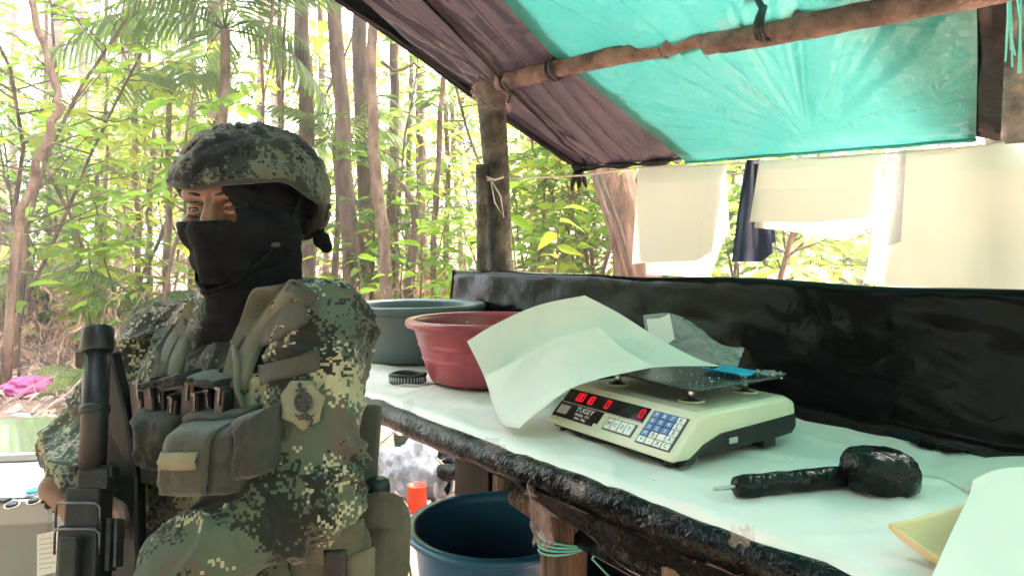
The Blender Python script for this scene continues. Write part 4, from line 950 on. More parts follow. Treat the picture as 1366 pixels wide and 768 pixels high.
# posts, wells and plate
for (x, y) in ((.075, .13), (.075, .285), (Wd_-.075, .13), (Wd_-.075, .285)):
    mb = MB(); mb.lathe([(.024, .0885), (.024, .0915), (.018, .0915), (.017, .0895)], 20, sp(x, y, 0)); part('well_ring', mb, 'scale', sc, local=True)
    mb = MB(); mb.lathe([(.0165, .0893), (.0002, .0893)], 20, sp(x, y, 0)); part('well', mb, 'scaleb', sc, local=True)
    mb = MB(); mb.tube([sp(x, y, .088), sp(x, y, .119)], .0065, 12); part('plate_support', mb, 'steel', sc, local=True)
mb = MB(); x0, x1, y0, y1 = .018, Wd_+.0, .078, .328
def plfn(u, v_):
    x, y = lerp(x0, x1, u), lerp(y0, y1, v_); e = min(min(u, 1-u)*(x1-x0), min(v_, 1-v_)*(y1-y0)); return sp(x, y, .119+(.004 if e < .006 else 0)-.001*math.cos(u*6))
mb.grid(plfn, 60, 50); pl = part('weighing_plate', mb, 'plate', sc, local=True, solid=.003)
mb = MB()
for i in range(110):
    x, y = random.betavariate(1.2, 3)*(x1-x0)*.8+.01, random.uniform(y0+.01, y1-.01); s = random.choice([.0007]*9+[.0014, .002]); p = so+sb*y+sa*x; mb.sphere((p.x, p.y, TZ+.003+.1215+s*.4), (s, s, s*.7), 5, 3)
solo('powder_specks', mb, 'powder', 'specks of white powder scattered on the dark scale plate', 'powder', kind='stuff', base=(.3,1.3,TZ))
mb = MB()
for i in range(60):
    k = random.uniform(.05, .6); t_ = random.uniform(-.3, 1.2); p = FR+U*t_+V*k; s = random.choice([.0008]*5+[.002, .003]); mb.sphere((p.x, p.y, TZ+tabz(t_, k)+s*.5), (s, s, s*.7), 5, 3)
solo('powder_specks', mb, 'powder', 'white crumbs scattered on the table sheet', 'powder', kind='stuff', base=(.3,1.3,TZ))
c = so+sb*.285+sa*.085+Vector((0,0,.1235)); mb = MB()
def piece(u, v_): a = (u-.5)*2.0; return c+sa*(v_*.085-.03)+sb*(math.sin(a)*.034-.02)+Vector((0,0,.012*(1-math.cos(a))*1.2+.001))
mb.grid(piece, 10, 8); solo('plastic_scoop', mb, 'bluesc', 'small bright blue plastic scrap lying on the scale plate', 'scoop', solid=.002)  # small curved blue piece on the plate
c2 = so+sb*.305+sa*.035+Vector((0,0,.124)); mb = MB(); mb.grid(lambda u, v_: c2+sa*(u-.5)*.05+sb*(v_-.5)*.045+Vector((0,0,.004+.01*abs(mnoise.noise((u*4,v_*4,2))))), 10, 10); solo('plastic_scrap', mb, 'film', 'crumpled clear plastic scrap at the plate right corner', 'plastic')

# white paper over basin and scale
def spl(ps, t):
    q = t*(len(ps)-1); i = min(len(ps)-2, int(q)); f_ = q-i; P0, P1, P2, P3 = ps[max(0, i-1)], ps[i], ps[i+1], ps[min(len(ps)-1, i+2)]
    return .5*((2*P1)+(P2-P0)*f_+(2*P0-5*P1+4*P2-P3)*f_*f_+(3*P1-P0-3*P2+P3)*f_**3)
def coons(top, bot, lef, rig):
    def fn(u, v_):
        t_, b, l, r_ = spl(top, u), spl(bot, u), spl(lef, v_), spl(rig, v_)
        return t_*(1-v_)+b*v_+l*(1-u)+r_*u-(top[0]*(1-u)*(1-v_)+top[-1]*u*(1-v_)+bot[0]*(1-u)*v_+bot[-1]*u*v_)
    return fn
A = W(623,455,1.60); B = W(780,394,1.60); C = W(962,488,1.31); D = W(692,571,1.345)
f1 = coons([A, W(663,431,1.62), W(718,407,1.63), B], [D, W(716,552,1.35), W(772,514,1.345), W(862,491,1.315), C], [A, W(645,500,1.56), W(660,545,1.47), W(672,566,1.40), D], [B, W(826,418,1.56), W(880,452,1.46), W(930,478,1.37), C])
mb = MB(); mb.grid(lambda u, v_: f1(u, v_)+Vector((0,-1,.5)).normalized()*(.012*mnoise.noise((u*2.5, v_*2.5, 3))+.006*mnoise.noise((u*7+v_*3, v_*3, 8))+.0035*max(0, 1-abs(u-.48)*16)-.003*max(0, 1-abs(v_-.45)*14)+.0018*max(0, 1-abs(mnoise.noise((u*4+v_*2, v_*3, 1)))*7))*min(1, 6*min(u,1-u,v_,1-v_)+.1), 80, 66)
solo('draped_paper', mb, 'paperw', 'large white paper draped from maroon basin over the scale plate', 'paper', base=(.05,1.45,TZ+.03))
A2, B2, C2, D2 = W(650,503,1.535), W(800,440,1.50), W(872,492,1.312), W(694,573,1.33)
f2 = coons([A2, W(700,478,1.52), W(745,452,1.52), B2], [D2, W(716,554,1.335), W(772,516,1.33), C2], [A2, W(662,540,1.46), W(675,564,1.38), D2], [B2, W(835,470,1.42), C2])
mb = MB(); mb.grid(lambda u, v_: f2(u, v_)+Vector((-.002,-.012,.006))+Vector((0,-1,.5)).normalized()*(.012*mnoise.noise((u*2.0, v_*2.5, 5))+.0018*max(0, 1-abs(mnoise.noise((u*5+v_*2, v_*3, 3)))*7))*min(1, 6*min(u,1-u,v_,1-v_)+.1), 60, 50)
solo('draped_paper', mb, 'paperw', 'second white paper layer lying over the front of the draped paper', 'paper', base=(.05,1.42,TZ+.03))
# clear bag behind the plate, crumpled
mb = MB(); c = W(925, 462, 1.60)
f3 = coons([W(858,420,1.66), W(895,418,1.66), W(925,432,1.62), W(960,458,1.58), W(993,464,1.55)], [W(870,478,1.6), W(905,488,1.56), W(945,500,1.5), W(978,505,1.47)], [W(858,420,1.66), W(862,450,1.63), W(870,478,1.6)], [W(993,464,1.55), W(985,485,1.5), W(978,505,1.47)])
for sg in (-1, 1): mb.grid(lambda u, v_, sg=sg: f3(u, v_)+Vector((.3,sg,.2))*(.03*math.sin(math.pi*u)*math.sin(math.pi*v_)*(1+mnoise.noise((u*5,v_*5,sg*3)))+.008*mnoise.noise((u*12,v_*12,sg))), 34, 22)
solo('plastic_bag', mb, 'film', 'crumpled clear plastic bag behind the scale plate', 'bag', base=(c.x, c.y, TZ+.02))
mb = MB(); f4 = coons([W(862,425,1.64), W(880,424,1.62), W(893,418,1.6)], [W(870,470,1.6), W(885,462,1.58), W(900,452,1.57)], [W(862,425,1.64), W(866,448,1.62), W(870,470,1.6)], [W(893,418,1.6), W(897,436,1.585), W(900,452,1.57)])
mb.grid(f4, 8, 8); solo('paper_scrap', mb, 'paperw', 'small white paper corner standing before the crumpled clear bag', 'paper')
# black plastic wrapped tool with steel bit
a, b = T(985, 668, TZ+.0), T(1150, 652, TZ+.0); a += Vector((0,.01,.0175)); b += Vector((0,.012,.0175)); ax = (b-a).normalized()
t = thing('wrapped_tool', a-Vector((0,0,.0175)), 'rod with bulbous head wrapped in black plastic, steel bit at its tip', 'tool')
mb = MB(); mb.tube([lerp(a, b, i/14.) for i in range(15)], [.0145]+[.0168+.0006*math.sin(i*2.1) for i in range(14)], 18, rough=.07, seed=2); part('handle', mb, 'blackr', t)
hc = T(1192, 668, TZ)+Vector((0,.035,.033)); mb = MB(); mb.sphere((0,0,0), (.053,.043,.033), 36, 24)
hp = []
for v in mb.v:
    v = Vector(v); v *= (abs(v.x/.053)**3+abs(v.y/.043)**3+abs(v.z/.033)**3)**(-1/3); k = 1+.12*mnoise.noise(v*26)+.07*mnoise.noise(v*60+Vector((3,1,2)))+.05*max(0, 1-abs(mnoise.noise(v*40))*5); v = v*k; v.z = max(v.z, -.0335); hp.append(v+hc)
mb.v = hp; part('head', mb, 'blackr', t)
mb = MB(); mb.tube([b-ax*.02, b+ax*.012, hc-ax*.03], [.018, .021, .026], 16, rough=.15); part('neck', mb, 'blackr', t)
mb = MB()
for i in range(3):
    s0 = a-ax*.001; mb.tube([s0-ax*(.036*q/8)+Vector((0,0,0))+Vector((ax.y,-ax.x,0))*.0022*math.cos(q*1.6+i*2.1)+Vector((0,0,1))*.0022*math.sin(q*1.6+i*2.1) for q in range(9)], .0017, 6)
part('steel_bit', mb, 'steel', t)
# cream card curled into a trough, and the white sheets at the right
mb = MB(); cc = coons([W(1285,671,.885), W(1258,679,.86), W(1225,689,.835), W(1186,698,.81)], [W(1370,775,.75), W(1310,770,.755), W(1252,742,.775), W(1186,698,.81)], [W(1285,671,.885), W(1330,700,.83), W(1370,775,.75)], [W(1186,698,.81), W(1186,699,.81), W(1186,698,.81)])
mb.grid(lambda u, v_: cc(u, v_)+Vector((0, 0, -.034*math.sin(math.pi*v_)*math.sin(math.pi*min(1, u*.95+.02)))), 26, 22)
solo('curled_card', mb, 'card', 'pale yellow card curled into a trough at the table right edge', 'card', solid=.0015, base=(.55,.85,TZ+.004))
mb = MB(); f5 = coons([W(1298,640,.90), W(1330,626,.90), W(1380,622,.88), W(1440,628,.86)], [W(1240,775,.73), W(1300,790,.72), W(1370,800,.71), W(1440,800,.70)], [W(1298,640,.90), W(1292,662,.872), W(1268,712,.80), W(1240,775,.73)], [W(1440,628,.86), W(1440,700,.78), W(1440,800,.70)])
mb.grid(f5, 24, 24); solo('white_sheet', mb, 'paperw', 'white paper sheet standing before the curled yellow card', 'paper', base=(.6,.8,TZ+.004))
mb = MB(); f6 = coons([T(1230,632,TZ+.006), W(1300,612,1.17), W(1370,608,1.14), W(1440,610,1.1)], [T(1290,655,TZ+.006), W(1300,650,1.02), W(1370,640,1.0), W(1440,640,.98)], [T(1230,632,TZ+.006), T(1262,640,TZ+.008), T(1290,655,TZ+.006)], [W(1440,610,1.1), W(1440,625,1.03), W(1440,640,.98)])
mb.grid(f6, 20, 12); solo('white_sheet', mb, 'paperw', 'white paper sheet lying at the foot of the black wall', 'paper', base=(.9,1.1,TZ+.004))
# second layer of table paper with visible edge
mb = MB(); q_ = [T(640,560,TZ), T(1010,700,TZ), T(1110,612,TZ), T(800,520,TZ)]
# black plastic crumple at wall foot
mb = MB(); mb.grid(lambda u, v_: T(lerp(1212,1290,u)+4*mnoise.noise((v_*4,3,u*2)), 586+u*16+(v_-.5)*13*math.sin(math.pi*min(1,u+.04))**.6+3*mnoise.noise((u*7,v_*2,6)), TZ+.004+.012*abs(mnoise.noise((u*9,v_*5,1)))), 26, 10); solo('plastic_scrap', mb, 'blackr', 'crumpled black plastic scrap at the foot of the wall', 'plastic')
# black strap coil by the basins
c = T(544, 507, TZ+.008); t = thing('black_strap', c-Vector((0,0,.008)), 'coiled black ribbed plastic strap before the dark green basin', 'strap'); mb = MB()
for k, (r_, z) in enumerate(((.046, .0), (.044, .009), (.047, .016))):
    pts = [c+Vector((math.cos(a)*r_*1.05, math.sin(a)*r_*.8, z+.002*math.sin(a*3+k))) for a in [2*math.pi*i/28 for i in range(29)]]; mb.tube(pts, .0055, 8, cap=False)
part('coil', mb, 'cord', t)
mb = MB()
for i in range(16):
    a = 3.3+i*.17; mb.box(c+Vector((math.cos(a)*.052, math.sin(a)*.041, .006)), (.003,.003,.014), Matrix.Rotation(a, 3, 'Z'))
part('rib', mb, 'greyp', t)['kind'] = 'stuff'

# ------------------------------------------------------------------ things on the ground
bt = tub('plastic_tub', Vector((W(664,340,2.10).x, 2.10, 0)), .005, .545, .250, .19, 'blue_tub', 'big deep navy blue plastic tub on the ground under the table', .026)
def gp(px, py, z=0.): return T(px, py, z)
# planks
for k, (a, b, w_) in enumerate([((548,705),(600,900),.13), ((572,700),(650,900),.14), ((520,720),(540,900),.15)]):
    p, q = gp(*a), gp(*b); t_ = (q-p).normalized(); s = Vector((t_.y, -t_.x, 0))*w_/2; u_ = Vector((0,0,.03)); mb = MB()
    mb.hexa([p-s, p+s, q+s, q-s, p-s+u_, p+s+u_, q+s+u_, q-s+u_]); solo('floor_plank', mb, 'floorb', ['reddish plank on the ground closest to the blue tub', 'reddish plank on the ground partly under the blue tub', 'reddish plank on the ground behind the canteen pouch'][k], 'plank', smooth=False, bevel=.004)
# orange cup, mauve cup
def cup(px, py, r0, r1, h, mat, lab, nm='cup', cat='cup'):
    c = gp(px, py); c.z = .03; mb = MB(); mb.lathe([(.001,0),(r0,0),(r1,h),(r1+.003,h),(r1+.003,h-.006),(r1-.004,h-.004),(r0-.003,.004),(.001,.004)], 28, c); return solo(nm, mb, mat, lab, cat)
cup(556, 693, .056, .047, .15, 'orange', 'bright orange plastic cup beside the blue tub')
cup(572, 668, .045, .08, .13, 'mauve', 'mauve plastic bowl behind the orange cup', 'bowl', 'bowl')
# pipe: open ended black can lying down
p, q = gp(528, 634, .09), gp(592, 650, .09); t = thing('black_canister', (p+q)/2-Vector((0,0,.09)), 'black cylinder lying on the ground with grey open end', 'canister'); ax = (q-p).normalized(); mb = MB()
mb.tube([p, lerp(p, q, .5), q], .075, 22, cap=False); mb.tube([p, p-ax*.002], [.075, .001], 22, cap=False); part('barrel', mb, 'blackr', t, solid=.004)
mb = MB(); ring(mb, q, ax, .077, .012, 24); part('rim', mb, 'greyp', t)
mb = MB(); mb.sphere(p+ax*.42+Vector((0,0,.10)), (.09,.07,.04), 14, 9); mb.v = [tuple(Vector(v)*(1)+Vector((0,0,.03*mnoise.noise(Vector(v)*25)))) for v in mb.v]; solo('black_bag', mb, 'blackr', 'crumpled black plastic bag lying on the black cylinder', 'bag')
def blobby(name, c, r_, mat, lab, cat, amp=.25, fs=9, n=40, seed=0, z0=None):
    mb = MB(); mb.sphere((0,0,0), r_, n, n*2//3); o = []
    for v in mb.v:
        v = Vector(v); q = Vector((v.x/r_[0], v.y/r_[1], v.z/r_[2])); k = 1+amp*mnoise.noise(q*1.3+Vector((seed,0,0)))+amp*.6*mnoise.noise(q*3.2+Vector((0,seed,0)))+amp*.35*abs(mnoise.noise(q*6))
        v = v*k; v.z = max(v.z, -r_[2]*.8); o.append(v+Vector(c))
    mb.v = o; return solo(name, mb, mat, lab, cat)
c = gp(548, 668); blobby('plastic_bag', c+Vector((0,0,.16)), (.18,.14,.17), 'filmw', 'crumpled milky white plastic bag behind the orange cup', 'bag', .4, seed=3)
c = gp(492, 655); blobby('sack', c+Vector((-.02,0,.22)), (.15,.13,.27), 'sack', 'slumped beige sack beside the soldier', 'sack', .2, seed=5)
c = gp(512, 600); blobby('black_bag', c+Vector((-.1,0,.10)), (.12,.15,.12), 'blackr', 'black plastic bag on the ground behind the beige sack', 'bag', .35, seed=7)
c = gp(535, 645); blobby('black_bag', c+Vector((-.05,.3,.08)), (.3,.14,.11), 'blackr', 'flat black plastic bag behind the milky white bag', 'bag', .3, seed=9)
c = gp(590, 622); blobby('black_bag', c+Vector((0,0,.10)), (.16,.14,.13), 'blackr', 'knotted black plastic bag beyond the black cylinder', 'bag', .4, seed=12)
c = gp(516, 622); blobby('plastic_bag', c+Vector((0,0,.07)), (.12,.14,.08), 'filmw', 'small torn clear plastic bag beside the beige sack', 'bag', .45, seed=15)
c = gp(560, 606); blobby('plastic_bag', c+Vector((0,0,.05)), (.22,.12,.06), 'filmp', 'flat pinkish plastic bag on the pale board', 'bag', .45, seed=17)
p = [gp(500,572,.04), gp(608,612,.04), gp(613,590,.04), gp(520,562,.04)]; mb = MB(); mb.hexa([Vector((v.x, v.y, .01)) for v in p]+[Vector((v.x, v.y, .07)) for v in p]); solo('pale_board', mb, 'board', 'pale pinkish board lying on the ground beyond the table legs', 'board', smooth=False, bevel=.004)
p = [gp(500,640,.02), gp(590,620,.02), gp(560,588,.02), gp(500,600,.02)]; mb = MB(); mb.hexa([Vector((v.x, v.y, .005)) for v in p]+[Vector((v.x, v.y, .03)) for v in p]); solo('pale_board', mb, 'board', 'pale pink board under the milky white bag', 'board', smooth=False, bevel=.004)
c = W(36, 517, 6.1); c.z = gz(c.x, c.y); blobby('plastic_bag', c+Vector((0,0,.07)), (.20,.16,.10), 'pink', 'crumpled bright pink plastic bag on the leaf litter', 'bag', .45, seed=2)

# washing machine at the left
t = thing('washing_machine', Vector((-1.55, 1.95, 0)), 'white and grey washing machine with smoky lid and dark knobs', 'washing machine')
zl = .80
c0, c1, c2_, c3 = T(-330, 628, zl), T(110, 610, zl), T(150, 545, zl), T(-200, 562, zl)   # lid corners front left, front right, back right, back left
fdir = (c1-c0).normalized(); nrm = Vector((fdir.y, -fdir.x, 0)); nrm = nrm if nrm.y < 0 else -nrm; bdir = -nrm
Wm, Dm = (c1-c0).length, .68; o = c1-bdir*.165
def wm(a, b, z): return Vector((*(o-fdir*a+bdir*b)[:2], z))
mb = MB(); mb.hexa([wm(0,0,.03), wm(0,Dm,.03), wm(Wm,Dm,.03), wm(Wm,0,.03), wm(0,0,.755), wm(0,Dm,.755), wm(Wm,Dm,.755), wm(Wm,0,.755)]); part('cabinet', mb, 'washer_g', t, smooth=False, bevel=.012)
mb = MB(); mb.hexa([wm(-.015,-.02,.755), wm(-.015,Dm+.01,.755), wm(Wm,Dm+.01,.755), wm(Wm,-.02,.755), wm(-.01,.14,.80), wm(-.01,Dm,.80), wm(Wm,Dm,.80), wm(Wm,.14,.80)]); top = part('top_panel', mb, 'washer', t, smooth=False, bevel=.008)
mb = MB(); mb.hexa([wm(-.012,-.03,.69), wm(-.012,.0,.69), wm(Wm,0,.69), wm(Wm,-.03,.69), wm(-.012,-.03,.752), wm(-.012,.0,.752), wm(Wm,0,.752), wm(Wm,-.03,.752)]); part('front_trim', mb, 'washer', t, smooth=False, bevel=.008)
mb = MB(); mb.hexa([wm(.02,.165,.802), wm(.02,Dm-.03,.802), wm(Wm-.03,Dm-.03,.802), wm(Wm-.03,.165,.802), wm(.02,.165,.812), wm(.02,Dm-.03,.812), wm(Wm-.03,Dm-.03,.812), wm(Wm-.03,.165,.812)]); part('lid', mb, 'lid', t, smooth=False, bevel=.003)
mb = MB(); mb.hexa([wm(.0,.145,.801), wm(.0,.163,.801), wm(Wm-.02,.163,.801), wm(Wm-.02,.145,.801), wm(.0,.145,.822), wm(.0,.163,.822), wm(Wm-.02,.163,.822), wm(Wm-.02,.145,.822)]); part('lid_frame', mb, 'washer', t, smooth=False, bevel=.004)
def on_panel(px, py):   # hit the sloped control strip
    p0 = wm(0,-.02,.755); nn = (wm(1,-.02,.755)-p0).cross(wm(0,.14,.80)-p0).normalized(); dr = W(px, py, 1)-Vector((0,0,H)); 
    k = (p0-Vector((0,0,H))).dot(nn)/dr.dot(nn); return Vector((0,0,H))+dr*k, (nn if nn.z > 0 else -nn)
for px, py, r_, mt in ((44,656,.013,'bluesc'), (16,674,.012,'gun'), (45,669,.011,'gun'), (-40,668,.012,'gun')):
    c, nn = on_panel(px, py); mb = MB(); mb.tube([c-nn*.002, c+nn*.006, c+nn*.008], [r_*1.1, r_, r_*.7], 18); kn = part('knob', mb, mt, top, label=('blue knob' if mt == 'bluesc' else None)); mb = MB(); ring(mb, c+nn*.002, nn, r_*1.3, .002, 20); part('knob_ring', mb, 'greyp', top)
for px, py in ((2,668),):
    c, nn = on_panel(px, py); mb = MB(); mb.box(c+nn*.002, (.035,.022,.008)); part('switch', mb, 'gun', top, smooth=False)
def on_front(px, py):
    p0 = wm(0,0,.4); dr = W(px, py, 1)-Vector((0,0,H)); k = (p0-Vector((0,0,H))).dot(nrm)/dr.dot(nrm); return Vector((0,0,H))+dr*k+nrm*.002
mb = MB(); mb.add([on_front(50,712), on_front(82,706), on_front(82,760), on_front(50,768)], [(0,1,2,3)]); lb = part('label', mb, 'label', t, smooth=False, solid=.001)
mb = MB()
for k in range(7):
    y = 718+k*6.5; mb.add([on_front(53,y)+nrm*.001, on_front(70+6*(k % 2),y-3)+nrm*.001, on_front(70+6*(k % 2),y-1.6)+nrm*.001, on_front(53,y+1.4)+nrm*.001], [(0,1,2,3)])
part('print', mb, 'greyp', lb, smooth=False)
for a, b in ((.06,.06), (.06,Dm-.06), (Wm-.06,.06), (Wm-.06,Dm-.06)):
    mb = MB(); mb.tube([wm(a,b,0), wm(a,b,.035)], .02, 10); part('foot', mb, 'gun', t)

# ------------------------------------------------------------------ soldier
LS, LE, LW = W(430,440,1.10), W(412,650,1.04), W(224,775,.955)
RS, RE, RW = W(222,456,1.31), W(126,586,1.27), W(100,652,1.10)
NB = W(330,405,1.235)                                  # base of the neck
sh = (LS-RS).normalized(); fwd = Vector((sh.y, -sh.x, 0)).normalized(); fwd = fwd if fwd.y < 0 else -fwd   # chest direction
sh = Vector((sh.x, sh.y, 0)).normalized(); mid = (LS+RS)/2
def bd(r_, f_, z): return mid+sh*r_+fwd*f_+Vector((0,0,z))          # body frame: left, front, up from shoulder height
person = thing('person', Vector((bd(0,0,0).x, bd(0,0,0).y, 0)), 'standing soldier in camouflage, helmet and black face mask, holding a rifle upright', 'person')
PO = person.location
HC = W(333,284,1.20); HA = R(-16)                       # head centre and turn
HM = Matrix.Translation(HC) @ Matrix.Rotation(HA, 4, 'Z') @ Matrix.Rotation(R(3), 4, 'X') @ Matrix.Scale(1.06, 4)
def hv(x, y, z): return HM @ Vector((x, y, z))
def head_mb(mb, g=0., mask=False):
    q = 1.06
    def ell(c, r_): mb.sphere((0,0,0), [a*q+g for a in r_], 24, 16); k = 24*17; M3 = Matrix.Rotation(HA, 3, 'Z'); mb.v[-k:] = [tuple(M3 @ Vector(v)+hv(*c)) for v in mb.v[-k:]]
    def cap(a, b, ra, rb): mb.capsule(hv(*a), hv(*b), ra*q+g, rb*q+g, 18)
    ell((0,.015,.03), (.076,.098,.095)); ell((0,-.02,-.045), (.060,.074,.072)); cap((0,-.062,-.088), (0,-.060,-.092), .030, .030)
    if mask: cap((0,-.092,.012), (0,-.107,-.022), .012, .018); cap((0,-.106,-.022), (0,-.084,-.085), .018, .022); cap((-.03,-.075,-.03), (.03,-.075,-.03), .028, .028); cap((-.022,-.07,-.075), (.022,-.07,-.075), .026, .026)
    else: cap((0,-.092,.014), (0,-.101,-.024), .010, .013)
    cap((-.042,-.080,.030), (.042,-.080,.030), .017, .017)
    for s in (-1, 1):
        cap((s*.043,-.070,-.022), (s*.040,-.066,-.03), .027, .025)
        if not mask: cap((s*.066,.012,-.0), (s*.068,.02,-.02), .012, .011)
    cap((0,.02,-.06), (0,.035,-.16), .056, .062)
def arm(mb, s, e, w_, r0, r1, r2): mb.capsule(s, e, r0, r1, 18); mb.capsule(e, w_, r1, r2, 18)
# --- hand: palm, four fingers with two bends, thumb; frame = (wrist, along, across, palm normal)
def hand(mb, wr, al, ac, pn, curl=1.0, s=1.0):
    al, ac, pn = al.normalized(), ac.normalized(), pn.normalized()
    P_ = lambda a, b, c: wr+(al*a+ac*b+pn*c)*s
    for b in (-.03, -.010, .010, .03): mb.capsule(P_(.012, b*.7, 0), P_(.085, b, .0), .0145*s, .0115*s, 10)
    mb.capsule(P_(-.03, 0, 0), P_(.02, 0, 0), .026*s, .024*s, 12)
    for b, L_ in ((-.033, .062), (-.011, .078), (.011, .084), (.033, .074)):
        p = P_(.087, b, 0); a1 = .75*curl; rr_ = .0098 if abs(b) < .02 else .0088
        for sg, seg in enumerate((.45, .32, .23)):
            d_ = al*math.cos(a1)+pn*math.sin(a1); q = p+d_*L_*seg*s; mb.capsule(p, q, rr_*s, rr_*.92*s, 9); p = q; a1 += .95*curl; rr_ *= .93
    p = P_(.022, .030, .006); q = p+(al*.028+ac*.026+pn*.012)*s; r_ = q+(al*.026+ac*.004+pn*.024)*s; t_ = r_+(al*.018-ac*.012+pn*.016)*s
    mb.capsule(p, q, .0145*s, .0118*s, 10); mb.capsule(q, r_, .0115*s, .0102*s, 10); mb.capsule(r_, t_, .0100*s, .0082*s, 10)
hips = [bd(-.085, .01, -.62), bd(.085, .01, -.62)]; knees = [bd(-.10, .06, -.93), bd(.11, .05, -.93)]; ank = [Vector((*bd(-.11, .0, 0)[:2], .09)), Vector((*bd(.13, -.01, 0)[:2], .09))]
mb = MB(); head_mb(mb)
for r_ in (-.1, 0, .1): mb.capsule(bd(r_*.8, .0, -.15), bd(r_*.7, .0, -.5), .075, .085, 18)
mb.capsule(bd(0,.0,-.16), hv(0,.03,-.10), .07, .05, 18); arm(mb, LS+Vector((0,0,-.02)), LE, LW, .045, .042, .028); arm(mb, RS+Vector((0,0,-.02)), RE, RW, .045, .042, .028)
for s in (-1, 1): mb.capsule(bd(0,0,-.13), bd(s*.17,0,-.04), .04, .04, 12)
for h_, k_, a_ in zip(hips, knees, ank): mb.capsule(h_, k_, .08, .055, 18); mb.capsule(k_, a_, .055, .04, 18); mb.capsule(a_, a_+fwd*.13+Vector((0,0,-.04)), .04, .03, 12)
lal = (LW-LE).normalized(); rgrip = W(118,690,1.045)
hand(mb, LW+lal*.03, lal, Vector((0,-.3,1)), Vector((-.3,.6,-.4)), .8)
ral = Vector((.40,-.30,-.62)).normalized()
hand(mb, W(94,664,1.085), Vector((.82,-.18,-.42)), Vector((.42,0,.85)), Vector((-.1,-1,0)), .95)
me = remeshed(mb, .0045, 5)
a = co(me); nn = no(me); inv = HM.inverted()
loc = np.array([tuple(inv @ Vector(v)) for v in a])
for s in (-1, 1):              # eye sockets
    w_ = np.exp(-(((loc[:,0]-s*.033)/.016)**2+((loc[:,2]-.006)/.011)**2))*(loc[:,1] < -.05); a -= nn*(w_*.010)[:, None]
setco(me, a); body_o = link_me('body', me, 'skin', person, PO)
def sph_part(nm, c, r_, mt, par, n=16): mb = MB(); mb.sphere(c, r_, n, 12); return part(nm, mb, mt, par)
for s in (-1, 1):
    c = hv(s*.033, -.0755, .006); ey = sph_part('eye', c, .0128, 'eye', body_o); gz_ = (Vector((-.35,-1,0))).normalized()
    look = (HM.to_3x3() @ Vector((.12,-1,-.03))).normalized(); sph_part('iris', c+look*.0066, .0074, 'iris', ey)
    mb = MB()
    for sgn, zz in ((1, .0058), (-1, -.0066)):
        mb.tube([hv(s*.033+q*.0165, -.0755-.0138*math.sqrt(max(.02, 1-(q*.95)**2)), .006+zz*(1-q*q*.9)) for q in [i/5-1 for i in range(11)]], [.0024+.0017*(1-abs(i/5-1)) for i in range(11)], 6)
    part('eyelid', mb, 'skin', body_o)
    mb = MB(); mb.tube([hv(s*.033+q*.017, -.0755-.0148*math.sqrt(max(.02, 1-(q*.95)**2)), .006+.0032*(1-q*q*.9)) for q in [i/5-1 for i in range(11)]], .0009, 5); part('lash', mb, 'brow', body_o)
    mb = MB(); mb.tube([hv(s*(.014+.040*u), -.0985+.018*u**2, .0255+.007*math.sin(u*2.2)-.005*u) for u in [i/8 for i in range(9)]], [.0016,.0030,.0034,.0034,.0032,.003,.0025,.0018,.0009], 6, flat=.8); part('eyebrow', mb, 'brow', body_o)
# balaclava: the head again, a little larger, with the eye window cut out
mb = MB(); head_mb(mb, .0055, True)
mb.capsule(hv(0,.025,-.06), hv(0,.025,-.23), .070, .073, 22); mb.capsule(hv(0,-.03,-.10), hv(0,-.028,-.19), .052, .060, 22); mb.capsule(hv(-.05,-.01,-.03), hv(.05,-.01,-.03), .05, .05, 22)
me = remeshed(mb, .0045, 22); a = co(me); nn = no(me)
for i, p in enumerate(a):
    q = inv @ Vector(p); wv = .5+.5*min(1, max(0, (-.07-q.z)/.05))
    cz = q.z+.35*q.x*q.x*10+.25*q.y; a[i] += nn[i]*(.005*wv*mnoise.noise((q.x*18, q.y*18, q.z*55))+.008*wv*(max(0, 1-abs(mnoise.noise((q.x*6+3, q.y*6, cz*24)))*4.5)-.3)+.0022*mnoise.noise((q.x*35, q.y*35, q.z*50)))
setco(me, a); bm = bmesh.new(); bm.from_mesh(me); kill = []
def in_window(q):
    top = .058; xr = .052+.016*0; low = -.0145
    if q.y > -.028 or q.z < low or q.z > top: return False
    return q.x < xr-max(0, q.z-low)*.45 and q.x > -.075
for f in bm.faces:
    if in_window(inv @ f.calc_center_median()): kill.append(f)
bmesh.ops.delete(bm, geom=kill, context='FACES')
# snap the cut rim onto straight window edges
for v in bm.verts:
    if v.is_boundary:
        q = inv @ v.co
        if q.y < -.02 and abs(q.z+.0145) < .008: q.z = -.0145; v.co = HM @ q
bm.to_mesh(me); bm.free(); o = link_me('balaclava', me, 'knit', person, PO); mods(o, solid=.004)
mb = MB(); e_ = []
for i in range(15):
    x = lerp(-.068, .05, i/14); y = -.095*math.sqrt(max(.05, 1-(x/.084)**2))-.008-(.008*math.exp(-(x/.02)**2)); e_.append(hv(x, y, -.0150))
part('mask_hem', MB().tube(e_, .0028, 6), 'knit', person)
